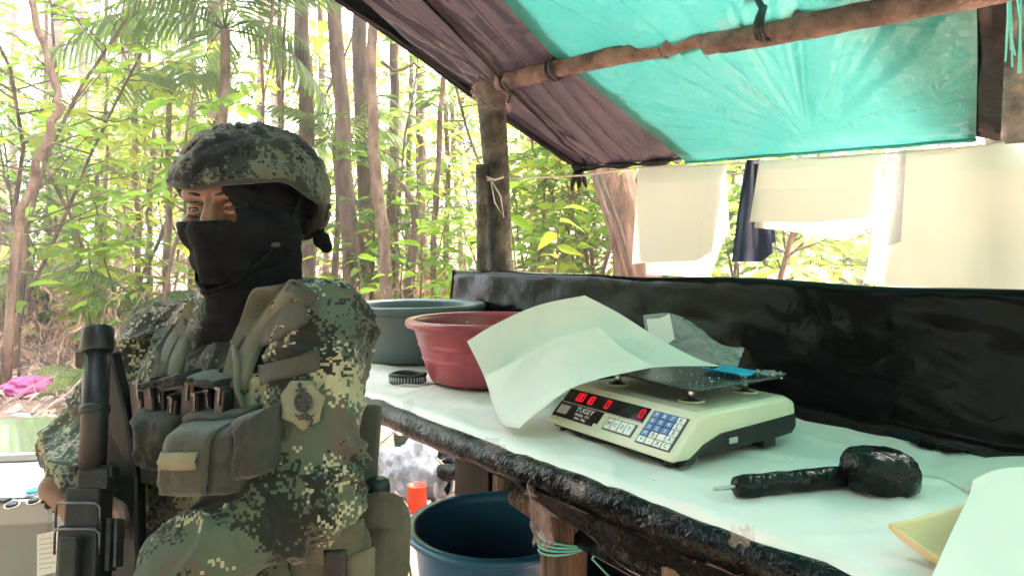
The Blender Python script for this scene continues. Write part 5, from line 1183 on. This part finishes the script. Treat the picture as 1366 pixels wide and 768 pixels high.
# helmet
def brim(az):                 # az 0 = front, +-pi = back; lower edge height in the head frame
    q = abs(az)/math.pi*6; tb_ = [.036,.045,.050,.020,-.026,-.044,-.046]; i = min(5, int(q)); f_ = q-i; f_ = f_*f_*(3-2*f_); return tb_[i]*(1-f_)+tb_[i+1]*f_
def helm(az, v_, g=0., low=0.):
    # v_ 0 crown .. 1 rim
    zc, rz_ = .033, .101+g; top = math.pi/2; zl = brim(az)-low
    rx, ry = .107+g, .128+g
    ph = lerp(math.pi/2, math.asin(max(-1, min(1, (zl-zc)/rz_))), v_); cp = math.cos(ph)**.78 if math.cos(ph) > 0 else 0
    k = 1+.05*max(0, v_-.82)/.18; z = zc+rz_*math.sin(ph)
    fl = 1+.04*math.exp(-((abs(az)-1.75)/.5)**2)*v_
    return hv(math.sin(az)*rx*cp*k*fl, -math.cos(az)*ry*cp*k+.012, z)
mb = MB(); nA = 96; nV = 34
for j in range(nV+1):
    for i in range(nA):
        az = 2*math.pi*i/nA-math.pi; v_ = j/nV; p = helm(az, v_, .007*mnoise.noise((math.sin(az)*2.5, math.cos(az)*2.5, v_*4))+.005*mnoise.noise((math.sin(az)*5, math.cos(az)*5, v_*9))+.005*max(0, 1-abs(mnoise.noise((math.sin(az)*4+3, math.cos(az)*4, v_*5)))*6)); mb.v.append(tuple(p))
mb.f = [(j*nA+i, j*nA+(i+1) % nA, (j+1)*nA+(i+1) % nA, (j+1)*nA+i) for j in range(nV) for i in range(nA)]
hel = part('helmet', mb, 'camoh', person, solid=.012)
mb = MB(); mb.grid(lambda u, v_: helm(u*2*math.pi-math.pi, lerp(.80, .99, v_), .0045+.003*mnoise.noise((math.sin(u*6.28)*5, math.cos(u*6.28)*5, v_*3))), 72, 6); part('cover_band', mb, 'camoh', hel, solid=.003)
mb = MB(); mb.tube([helm(i/48*2*math.pi-math.pi, 1.0, .002) for i in range(49)], .0055, 8, cap=False); part('rim', mb, 'olived', hel)
for k in range(5):            # tucked cloth folds and seams over the shell
    a0 = -2.4+k*1.05; mb = MB(); mb.tube([helm(a0+.25*math.sin(v_*3+k), v_, .0045) for v_ in [.12+.08*i for i in range(9)]], [.0012+.0018*math.sin(i/8*3.1) for i in range(9)], 6); part('seam', mb, 'camoh', hel)
mb = MB()
for az, v_ in ((1.9, .9), (2.25, .9)): mb.sphere(helm(az, v_, .008), (.006,.006,.006), 10, 7)
part('rivet', mb, 'olived', hel)
mb = MB(); c = helm(2.15, 1.0, .004)+Vector((.0,0,-.022)); mb.sphere(c, (.016,.016,.016), 12, 8); mb.sphere(c+Vector((.008,0,-.012)), (.012,.012,.012), 12, 8); mb.tube([helm(2.1, .97), c], .007, 8); part('nape_knob', mb, 'knit', hel)
for s in (-1, 1):
    mb = MB(); mb.tube([helm(s*1.45, .98, -.01), hv(s*.078, -.015, -.03), hv(s*.068, -.045, -.065), hv(s*.035, -.085, -.108), hv(0, -.105, -.120)], [.008]*5, 8, flat=.35); part('chin_strap', mb, 'knit', hel)
mb = MB(); c = hv(.074, -.036, -.048); mb.box(c, (.016,.02,.018), Matrix.Rotation(HA+.5, 3, 'Z')); part('buckle', mb, 'gun', hel, smooth=False, bevel=.003)

# jacket: torso and sleeves as one cloth with folds
mb = MB()
for r_ in (-.10, -.04, .04, .10):
    mb.capsule(bd(r_, .005, -.075), bd(r_*.9, .01, -.33), .095, .105, 22); mb.capsule(bd(r_*.9, .01, -.33), bd(r_*.95, .01, -.66), .105, .112, 22)
mb.capsule(bd(-.13, -.01, -.02), NB+Vector((-.04,.01,-.02)), .066, .062, 20); mb.capsule(bd(.13, -.01, -.015), NB+Vector((.045,.0,-.02)), .068, .064, 20)
mb.capsule(LS, LE, .078, .070, 22); mb.capsule(LE, lerp(LE, LW, .9), .072, .062, 22); mb.sphere(LE+Vector((.0,.0,-.005)), (.075,.075,.075), 18, 12)
mb.capsule(RS, RE, .076, .068, 22); mb.capsule(RE, lerp(RE, RW, .93), .068, .047, 22); mb.sphere(RE, (.072,.072,.070), 18, 12)
me = remeshed(mb, .0056, 7); a = co(me); nn = no(me)
def seg_t(p, s, e): d_ = e-s; return max(0, min(1, (p-s).dot(d_)/d_.length_squared))
for i in range(len(a)):
    p = Vector(a[i]); fold = 0.
    for s, e, ph in ((LS, LE, 0), (LE, LW, 2), (RS, RE, 4), (RE, RW, 6)):
        t_ = seg_t(p, s, e); dd_ = (p-(s+(e-s)*t_)).length
        if dd_ < .10:
            ax_ = (e-s).normalized(); al_ = (p-s).dot(ax_); q = p-s-ax_*al_; an = math.atan2(q.dot(ax_.orthogonal().normalized()), q.dot(ax_.cross(ax_.orthogonal()).normalized()))
            edge = .55+.9*abs(t_-.5); x = al_*24+1.6*math.sin(an+ph)+3.6*mnoise.noise((p.x*8, p.y*8, p.z*8+ph))
            fold = max(fold, (1-abs(math.sin(x)))**2.4*.015*edge) if fold >= 0 else fold
    wq = p+Vector((mnoise.noise(p*7), mnoise.noise(p*7+Vector((9,0,0))), mnoise.noise(p*7+Vector((0,9,0)))))*.05; cr_ = max(0, 1-abs(mnoise.noise(Vector((wq.x*13, wq.y*13, wq.z*8))))*5.5); cr2 = max(0, 1-abs(mnoise.noise(Vector((wq.x*22+5, wq.y*22, wq.z*20))))*5)
    b_ = .008*mnoise.noise(p*9)+.009*cr_**1.5+.004*cr2**1.5+.002*mnoise.noise(p*34)
    a[i] = p+Vector(nn[i])*(fold+b_-.003)
setco(me, a)
jv = [Vector(v) for v in a]; jt = BVHTree.FromPolygons(jv, [tuple(p.vertices) for p in me.polygons])
jacket = link_me('jacket', me, 'camo', person, PO)
CAM = Vector((0,0,H))
def onto(px, py, h=.004, tree_=None):      # the point of the clothing under a photograph pixel, lifted off by h
    dr = (W(px, py, 1)-CAM).normalized(); hit = (tree_ or jt).ray_cast(CAM, dr)
    if hit[0] is None:
        hit = (tree_ or jt).find_nearest(W(px, py, 1.15)); return Vector(hit[0])+Vector(hit[1])*h
    n_ = Vector(hit[1]); n_ = n_ if n_.dot(dr) < 0 else -n_
    return Vector(hit[0])+(n_*.6-dr*.4)*h
def flatten(vs, k=.7):        # stiff cloth lies nearly flat over the folds beneath
    a = np.array(vs); A_ = np.c_[np.ones(len(a)), a[:,0], a[:,2], a[:,0]**2, a[:,0]*a[:,2], a[:,2]**2]; s_, *_ = np.linalg.lstsq(A_, a[:,1], rcond=None); fit = A_ @ s_
    a[:,1] = a[:,1]*(1-k)+fit*k-.003; return [tuple(q) for q in a]
def patch(nm, quad, mat, par, h=.004, nu=10, nv=10, solid=.003, local_tree=None, **kw):
    q = [Vector((*p, 0)) for p in quad]; mb = MB()     # quad: top left, top right, bottom right, bottom left
    def fn(u, v_): p = (q[0]*(1-u)+q[1]*u)*(1-v_)+(q[3]*(1-u)+q[2]*u)*v_; return onto(p.x, p.y, h)
    mb.grid(fn, nu, nv); 
    me_v = mb.v; n1 = nu+1       # relax a little so cloth bridges the folds
    for it in range(3):
        nv_ = list(me_v)
        for j in range(1, nv):
            for i in range(1, nu):
                k = j*n1+i; nv_[k] = tuple((Vector(me_v[k-1])+Vector(me_v[k+1])+Vector(me_v[k-n1])+Vector(me_v[k+n1]))/4)
        me_v = nv_
    mb.v = flatten(me_v); return part(nm, mb, mat, par, solid=solid, **kw)
def strap(nm, pts, wpx, mat, par, h=.008, solid=.004, n=22):
    ps = [Vector((*p, 0)) for p in pts]; mb = MB()
    def fn(u, v_):
        c = spl(ps, v_); t_ = (spl(ps, min(1, v_+.02))-spl(ps, max(0, v_-.02))).normalized(); p = c+Vector((-t_.y, t_.x, 0))*(u-.5)*wpx; return onto(p.x, p.y, h)
    mb.grid(fn, 4, n)
    for it in range(7):
        o_ = list(mb.v)
        for j in range(1, n):
            for i in range(5): o_[j*5+i] = tuple((Vector(mb.v[(j-1)*5+i])+Vector(mb.v[(j+1)*5+i])+Vector(mb.v[j*5+i]))/3)
        o2 = list(o_)
        for j in range(n+1):
            m_ = Vector(o_[j*5+2]); 
            for i in (0, 4): q = (Vector(o_[j*5+i])-m_); q.y *= .8; o2[j*5+i] = tuple(m_+q)
        mb.v = o2
    return part(nm, mb, mat, par, solid=solid)
# collar
mb = MB()
def collar(u, v_):
    an = lerp(-2.75, 2.75, u); r_ = .098+.018*v_; c = hv(0, .025, -.150); M3 = Matrix.Rotation(HA*.7, 3, 'Z')
    return c+M3 @ Vector((math.sin(an)*r_*1.12, math.cos(an)*r_*1.0+.004, .03-.075*v_-.012*math.cos(an)*-1+.004*mnoise.noise((u*7, v_*2, 1))))
mb.grid(collar, 36, 6); part('collar', mb, 'camo', person, solid=.006)
for quad in ([(276,398),(300,425),(262,470),(250,440)], [(330,440),(372,402),(352,440),(318,478)]): patch('lapel', quad, 'camo', person, .010, 8, 8, .004)
# sleeve tapes and badge
patch('sleeve_tape', [(347,487),(426,467),(428,492),(352,512)], 'olive', person, .005, 12, 6)
patch('sleeve_flap', [(330,432),(408,398),(414,430),(345,466)], 'olive', person, .005, 12, 6)
hx = [(390,507),(418,507),(433,528),(428,560),(404,572),(380,556),(377,527)]
cx, cy = 405, 538; mb = MB()
for ringk in range(6):
    for i in range(28):
        q = i/28*7; k = int(q); p0, p1 = hx[k % 7], hx[(k+1) % 7]; x, y = lerp(p0[0], p1[0], q-k), lerp(p0[1], p1[1], q-k); s_ = ringk/5; mb.v.append(tuple(onto(cx+(x-cx)*s_, cy+(y-cy)*s_, .0065)))
mb.f = [(j*28+i, j*28+(i+1) % 28, (j+1)*28+(i+1) % 28, (j+1)*28+i) for j in range(5) for i in range(28)]
for it in range(4):
    v2 = list(mb.v)
    for j in range(1, 5):
        for i in range(28): k = j*28+i; v2[k] = tuple((Vector(mb.v[j*28+(i+1) % 28])+Vector(mb.v[j*28+(i-1) % 28])+Vector(mb.v[k+28])+Vector(mb.v[k-28]))/4)
    m0 = sum((Vector(v2[28+i]) for i in range(28)), Vector())/28
    for i in range(28): v2[i] = tuple(m0)
    mb.v = v2
mb.v = flatten(mb.v, .9)
bt_ = BVHTree.FromPolygons([Vector(v) for v in mb.v], mb.f); badge = part('sleeve_badge', mb, 'tan', person, solid=.003)
def bp(x, y, h=.0035): return onto(x, y, h, bt_)
mb = MB()
ring_pts = [bp(405+11*math.cos(a), 536+12*math.sin(a)) for a in [2*math.pi*i/24 for i in range(25)]]; mb.tube(ring_pts, .0018, 6, cap=False)
mb.tube([bp(405+6*math.cos(a), 536+7*math.sin(a)) for a in [2*math.pi*i/16 for i in range(17)]], .0013, 5, cap=False)
mb.tube([bp(400,513), bp(405,530), bp(408,548), bp(409,560)], [.0022,.0022,.0018,.0008], 6); mb.tube([bp(395,521), bp(408,519)], .0016, 6); mb.tube([bp(399,511), bp(400.5,514)], .003, 6)
for y in (531, 537, 543): mb.tube([bp(396,y), bp(414,y-1)], .0011, 5)
for s in (-1, 1): mb.tube([bp(407+s*2,553), bp(407+s*8,556), bp(407+s*14,552)], [.002,.0016,.0006], 6); mb.tube([bp(407,557), bp(407+s*9,560)], [.0016,.0007], 6)
part('emblem', mb, 'dark_print', badge)
mb = MB(); mb.tube([bp(410,561), bp(413,557.5), bp(417,559), bp(416,563), bp(411,569), bp(418,568.5)], .0015, 6); part('number', mb, 'dark_print', badge)
# harness straps and rig
strap('harness_strap', [(392,384),(374,402),(345,440),(325,480),(316,520)], 30, 'olive2', person, .012)
strap('harness_strap', [(420,404),(402,390),(388,384)], 22, 'olive', person, .012)
strap('harness_strap', [(272,410),(250,440),(236,475),(230,510)], 24, 'olive2', person, .012)
strap('harness_strap', [(255,425),(228,462),(224,500)], 16, 'olive', person, .013)
mb = MB()
tubep = [onto(x, y, .02) for x, y in ((318,462),(316,490),(320,520),(335,545))]; mb.tube(tubep, .0045, 8); part('drink_tube', mb, 'olive2', person)
# rig panel follows the chest
def rig(px, py, h): return onto(px, py, h)
patch('chest_panel', [(172,528),(330,520),(330,650),(182,640)], 'olived', person, .014, 14, 12, .006)
def pouch(nm, quad, dep, mat, par=person, bev=.006, lean=0., h0=.012, bulge=.012):
    # padded pouch: back on the clothing, front pushed out along the chest direction
    q = [Vector((*p, 0)) for p in quad]; mb = MB(); n_ = 8
    cpt = sum((onto(p.x, p.y, h0) for p in q), Vector())/4 
    pts = [W(p.x, p.y, 1) for p in q]; base = []
    pl_n = (fwd*.8+Vector((0,-1,0))*.5).normalized()
    for p in q:
        dr = (W(p.x, p.y, 1)-CAM).normalized(); k = (cpt+pl_n*dep-CAM).dot(pl_n)/dr.dot(pl_n); base.append(CAM+dr*k-pl_n*dep)
    def fn(u, v_): return (base[0]*(1-u)+base[1]*u)*(1-v_)+(base[3]*(1-u)+base[2]*u)*v_
    def front(u, v_):
        e = min(1, 9*min(u, 1-u))**.35*min(1, 9*min(v_, 1-v_))**.35
        return fn(.5+(u-.5)*.97, .5+(v_-.5)*.97)+pl_n*(dep*(.5+.5*e)+lean*v_*dep+.5*bulge*math.sin(math.pi*u)*math.sin(math.pi*v_)+.005*mnoise.noise((u*4+dep*90, v_*4, 2))+.004*max(0, 1-abs(mnoise.noise((u*3+dep*70, v_*5, 6)))*6))
    n_ = 20; mb.grid(front, n_, n_)
    o_ = len(mb.v); ringi = [(i, 0) for i in range(n_)]+[(n_, j) for j in range(n_)]+[(n_-i, n_) for i in range(n_)]+[(0, n_-j) for j in range(n_)]
    idx = [j*(n_+1)+i for i, j in ringi]; mb.v += [tuple(fn(i/n_, j/n_)-pl_n*.01) for i, j in ringi]; L_ = len(idx)
    mb.f += [(idx[k], o_+k, o_+(k+1) % L_, idx[(k+1) % L_]) for k in range(L_)]
    return part(nm, mb, mat, par), fn, front, pl_n
# magazine row
mags = [(186,212,506,556),(203,224,500,556),(216,242,512,560),(232,252,518,562),(250,276,508,562),(268,284,514,562),(282,304,516,564),(300,320,514,566)]
for k, (xa, xb, ya, yb) in enumerate(mags):
    cpt = onto((xa+xb)/2, (ya+yb)/2, .02+.012*(k % 2)); s_ = cpt.y/F; wm_ = (xb-xa)*s_*.85; hm_ = (yb-ya)*s_*1.3
    m_ = Matrix.Rotation(math.atan2(sh.y, sh.x)+.1, 3, 'Z') @ Matrix.Rotation(R(random.uniform(-8, 8)), 3, 'Y')
    mb = MB(); mb.box(cpt-Vector((0,0,hm_*.15)), (wm_, .022, hm_), m_); mg = part('magazine', mb, 'gun', person, smooth=False, bevel=.003)
    mb = MB(); mb.box(cpt+Vector((0,-.004,hm_*.36)), (wm_*.55, .020, hm_*.05), m_); mb.box(cpt+Vector((.0,-.013,hm_*.2)), (wm_*.16, .004, hm_*.34), m_); part('metal_lip', mb, 'gunsteel', mg, smooth=False)
for k, qd in enumerate([[(176,545),(236,552),(236,590),(180,586)], [(236,552),(328,546),(330,586),(238,592)]]): pouch('magazine_pouch', qd, .045, 'olive', bev=.006, bulge=.006)
for k, qd in enumerate([[(206,506),(236,497),(240,515),(212,524)], [(246,500),(290,508),(286,520),(244,514)], [(180,512),(208,505),(210,516),(182,524)]]): pouch('pouch_flap', qd, .05, 'olived', bulge=.004)
pouch('side_pouch', [(168,548),(232,556),(228,640),(176,628)], .06, 'olived', bulge=.016)
o1, f1_, fr_, pn_ = pouch('front_pouch', [(216,572),(322,566),(312,668),(203,670)], .085, 'olived', bulge=.018)
mb = MB(); mb.grid(lambda u, v_: fr_(lerp(.02,.72,u), lerp(0,.9,v_))+pn_*.006, 10, 10); fl_ = part('pouch_flap', mb, 'olive', o1, solid=.004)
mb = MB(); mb.grid(lambda u, v_: fr_(lerp(.04,.62,u), lerp(.28,.52,v_))+pn_*.0105, 8, 4); part('tan_tape', mb, 'tan', o1, solid=.002)
pouch('side_pouch', [(300,560),(340,548),(338,640),(306,650)], .05, 'olived', bulge=.012)
# belt, canteen and hip pouches on the far hip
mb = MB(); mb.tube([bd(math.sin(a_)*.185, math.cos(a_)*.145, -.56) for a_ in [2*math.pi*i/32 for i in range(33)]], .022, 8, cap=False, flat=.4); part('belt', mb, 'olive', person)
mb = MB(); mb.grid(lambda u, v_: W(lerp(455,505,u)-8*v_+10*math.sin(u*3.1)*.0, lerp(540,660,v_), 1.19-.02*math.sin(3.1*u)), 8, 12); part('back_pack_strap', mb, 'olive', person, solid=.02)
def soft(nm, c, r_, mat, par=person, m3=None, seed=0, amp=.08, p_=3.2):
    mb = MB(); mb.sphere((0,0,0), (1,1,1), 32, 22); o_ = []
    for v in mb.v:
        v = Vector(v); k = (abs(v.x)**p_+abs(v.y)**p_+abs(v.z)**p_)**(-1/p_); v = v*k; v = Vector((v.x*r_[0], v.y*r_[1], v.z*r_[2])); v *= 1+amp*mnoise.noise(v*14+Vector((seed,0,0)))+amp*.7*mnoise.noise(v*34+Vector((0,seed,0)))
        o_.append((m3 @ v if m3 else v)+c)
    mb.v = o_; return part(nm, mb, mat, par)
rz_ = Matrix.Rotation(R(-25), 3, 'Z')
soft('hip_pouch', W(436,738,1.10), (.068,.05,.062), 'olive3', m3=rz_, seed=2); soft('canteen_pouch', W(505,724,1.17), (.050,.045,.082), 'olive3', m3=rz_, seed=4)
mb = MB(); mb.grid(lambda u, v_: W(lerp(386,486,u), lerp(690,742,v_)+10*math.sin(u*3.1), 1.043-.012*math.sin(u*3.1)+.012*v_*0), 14, 8); part('pouch_flap', mb, 'olive3', person, solid=.005)
mb = MB(); mb.grid(lambda u, v_: W(lerp(432,462,u), lerp(732,790,v_), 1.030), 3, 6); part('buckle_strap', mb, 'gun', person, solid=.004)
mb = MB(); mb.grid(lambda u, v_: W(lerp(462,500,u), lerp(742,790,v_)-14*u, 1.034), 3, 6); part('webbing', mb, 'olive2', person, solid=.004)
mb = MB(); c = W(503,664,1.17); mb.lathe([(.0005,.034),(.014,.034),(.020,.030),(.022,.020),(.022,-.02),(.027,-.024),(.03,-.05)], 24, c); part('canteen_cap', mb, 'scaleb', person)
mb = MB(); mb.grid(lambda u, v_: W(lerp(478,538,u), lerp(664,704,v_)-8*math.sin(u*3.1)*(1-v_), 1.12-.012*math.sin(u*3.1)), 12, 8); part('canteen_flap', mb, 'olive3', person, solid=.005)
mb = MB(); mb.tube([W(470,655,1.16), W(480,642,1.15), W(490,650,1.15), W(484,664,1.15)], .005, 8); part('clip', mb, 'gun', person)
soft('bag', W(452,640,1.22), (.04,.05,.035), 'olived', seed=8)
# trousers and boots
mb = MB()
mb.capsule(bd(-.08, .0, -.60), bd(.08, .0, -.60), .125, .125, 22)
for h_, k_, a_ in zip(hips, knees, ank): mb.capsule(h_, k_, .105, .082, 22); mb.capsule(k_, a_+Vector((0,0,.12)), .082, .066, 22)
me = remeshed(mb, .009, 6); a = co(me); nn = no(me)
for i in range(len(a)):
    p = Vector(a[i]); a[i] = p+Vector(nn[i])*(.010*mnoise.noise(p*9)+.008*(1-abs(mnoise.noise(Vector((p.x*8,p.y*8,p.z*14)))*2))**2)
setco(me, a); link_me('trousers', me, 'camo', person, PO)
for a_ in ank:
    mb = MB(); mb.capsule(a_+Vector((0,0,.12)), a_, .055, .055, 16); mb.capsule(a_+Vector((0,0,-.035))-fwd*.03, a_+fwd*.15+Vector((0,0,-.045)), .055, .045, 16); me = remeshed(mb, .008, 4); link_me('boot', me, 'boot', person, PO)

# ------------------------------------------------------------------ rifle held upright before the chest
rt = thing('rifle', W(112,768,1.0)-Vector((0,0,.55)), 'black rifle held muzzle up with a fat round tube at its top', 'rifle')
def rf(px, py, d): return W(px, py, d)
g0, g1 = rf(131,440,1.10), rf(116,800,.95)
def gline(y, dx=0., dz=0.):     # along the tube by pixel row
    t_ = (y-440)/360; c = lerp(g0, g1, t_); s_ = c.y/F; return c+Vector((dx*s_, dz, 0))
mb = MB(); mb.tube([gline(438), gline(441), gline(470), gline(474)], [.0215,.0232,.0232,.0215], 24, cap=False); mb.tube([gline(474), gline(473)], [.0215,.019], 24, cap=False)
mb.tube([gline(438), gline(470)], [.018,.018], 24, cap=False); part('muzzle_cap', mb, 'gun', rt)
mb = MB(); mb.tube([gline(472), gline(640)], [.0190,.0182], 22); part('tube', mb, 'gun', rt)
mb = MB(); mb.tube([gline(552), gline(556), gline(560), gline(563)], [.0205,.0215,.0215,.0205], 22); part('ring', mb, 'gun', rt)
mb = MB(); mb.box(gline(484, -18), (.016,.02,.026)); part('sling_mount', mb, 'gun', rt, smooth=False, bevel=.003)
# broad flat stock behind, running down to the right
mb = MB(); tk = Vector((.0,.028,0))
pl_ = [(128,468,1.155),(150,470,1.155),(172,560,1.145),(184,640,1.135),(186,800,1.09),(120,800,1.09),(122,640,1.13),(124,540,1.145)]
fr = [rf(*p) for p in pl_]; n_ = len(fr); mb.add(fr+[p+tk for p in fr], [tuple(range(n_)), tuple(range(2*n_-1, n_-1, -1))]+[(k, n_+k, n_+(k+1) % n_, (k+1) % n_) for k in range(n_)]); part('handguard', mb, 'gun', rt, smooth=False, bevel=.006)
# front sight block and receiver with bright worn edges
ex = Vector((1,0,0)); dn = (g1-g0).normalized(); fz = ex.cross(dn).normalized()
rm = Matrix((ex, -fz if fz.y > 0 else fz, -dn)).transposed()
mb = MB(); mb.box(gline(652, 8), (.046,.034,.030), rm); mb.box(gline(640, -22), (.014,.02,.014), rm); mb.box(gline(642, 22), (.022,.024,.018), rm); part('sight_block', mb, 'gun', rt, smooth=False, bevel=.004)
mb = MB(); mb.box(gline(690, -2), (.050,.042,.058), rm); part('receiver', mb, 'gun', rt, smooth=False, bevel=.005)
mb = MB(); mb.box(gline(745, -5), (.056,.046,.075), rm); mb.box(gline(742, -5, -.03), (.026,.026,.06), rm); mb.tube([gline(720,-5,-.03), gline(770,-5,-.03)], .010, 14); part('receiver', mb, 'gun', rt, smooth=False, bevel=.004)
for y, w0, w1 in ((673, 31, 30), (705, 31, 31)):
    mb = MB(); mb.tube([gline(y+34, -w0-3, -.02), gline(y+6, -w0, -.026), gline(y, -w0+5, -.030), gline(y-1, 0, -.032), gline(y, w1-9, -.030), gline(y+6, w1-4, -.026), gline(y+34, w1-6, -.02)], .0017, 8); part('metal_loop', mb, 'gunsteel', rt)
mb = MB(); mb.box(gline(735, 27, .004), (.006,.02,.07), rm); mb.box(gline(735, 34, .01), (.004,.02,.065), rm); part('rail', mb, 'gunsteel', rt, smooth=False)
mb = MB(); mb.tube([gline(790, -4), gline(860, -4), gline(960, 2)], [.024,.022,.018], 12); part('barrel', mb, 'gun', rt)

# ------------------------------------------------------------------ haze added to brighten and wash out the far forest
mb = MB(); mb.box((0,0,14), (1000,1000,34)); hz = bpy.data.objects.new('haze', mesh_of(mb, 'haze', None, False)); COL.objects.link(hz); hz['kind'] = 'stuff'; hz['label'] = 'pale damp air filling the forest'
m, n, N, L = newmat('haze'); pv = N.new('ShaderNodeVolumePrincipled'); pv.inputs['Density'].default_value = .0095; pv.inputs['Color'].default_value = (.95,.97,1,1); pv.inputs['Anisotropy'].default_value = .35
oo = N.new('ShaderNodeOutputMaterial'); L.new(pv.outputs[0], oo.inputs['Volume']); hz.data.materials.append(m)
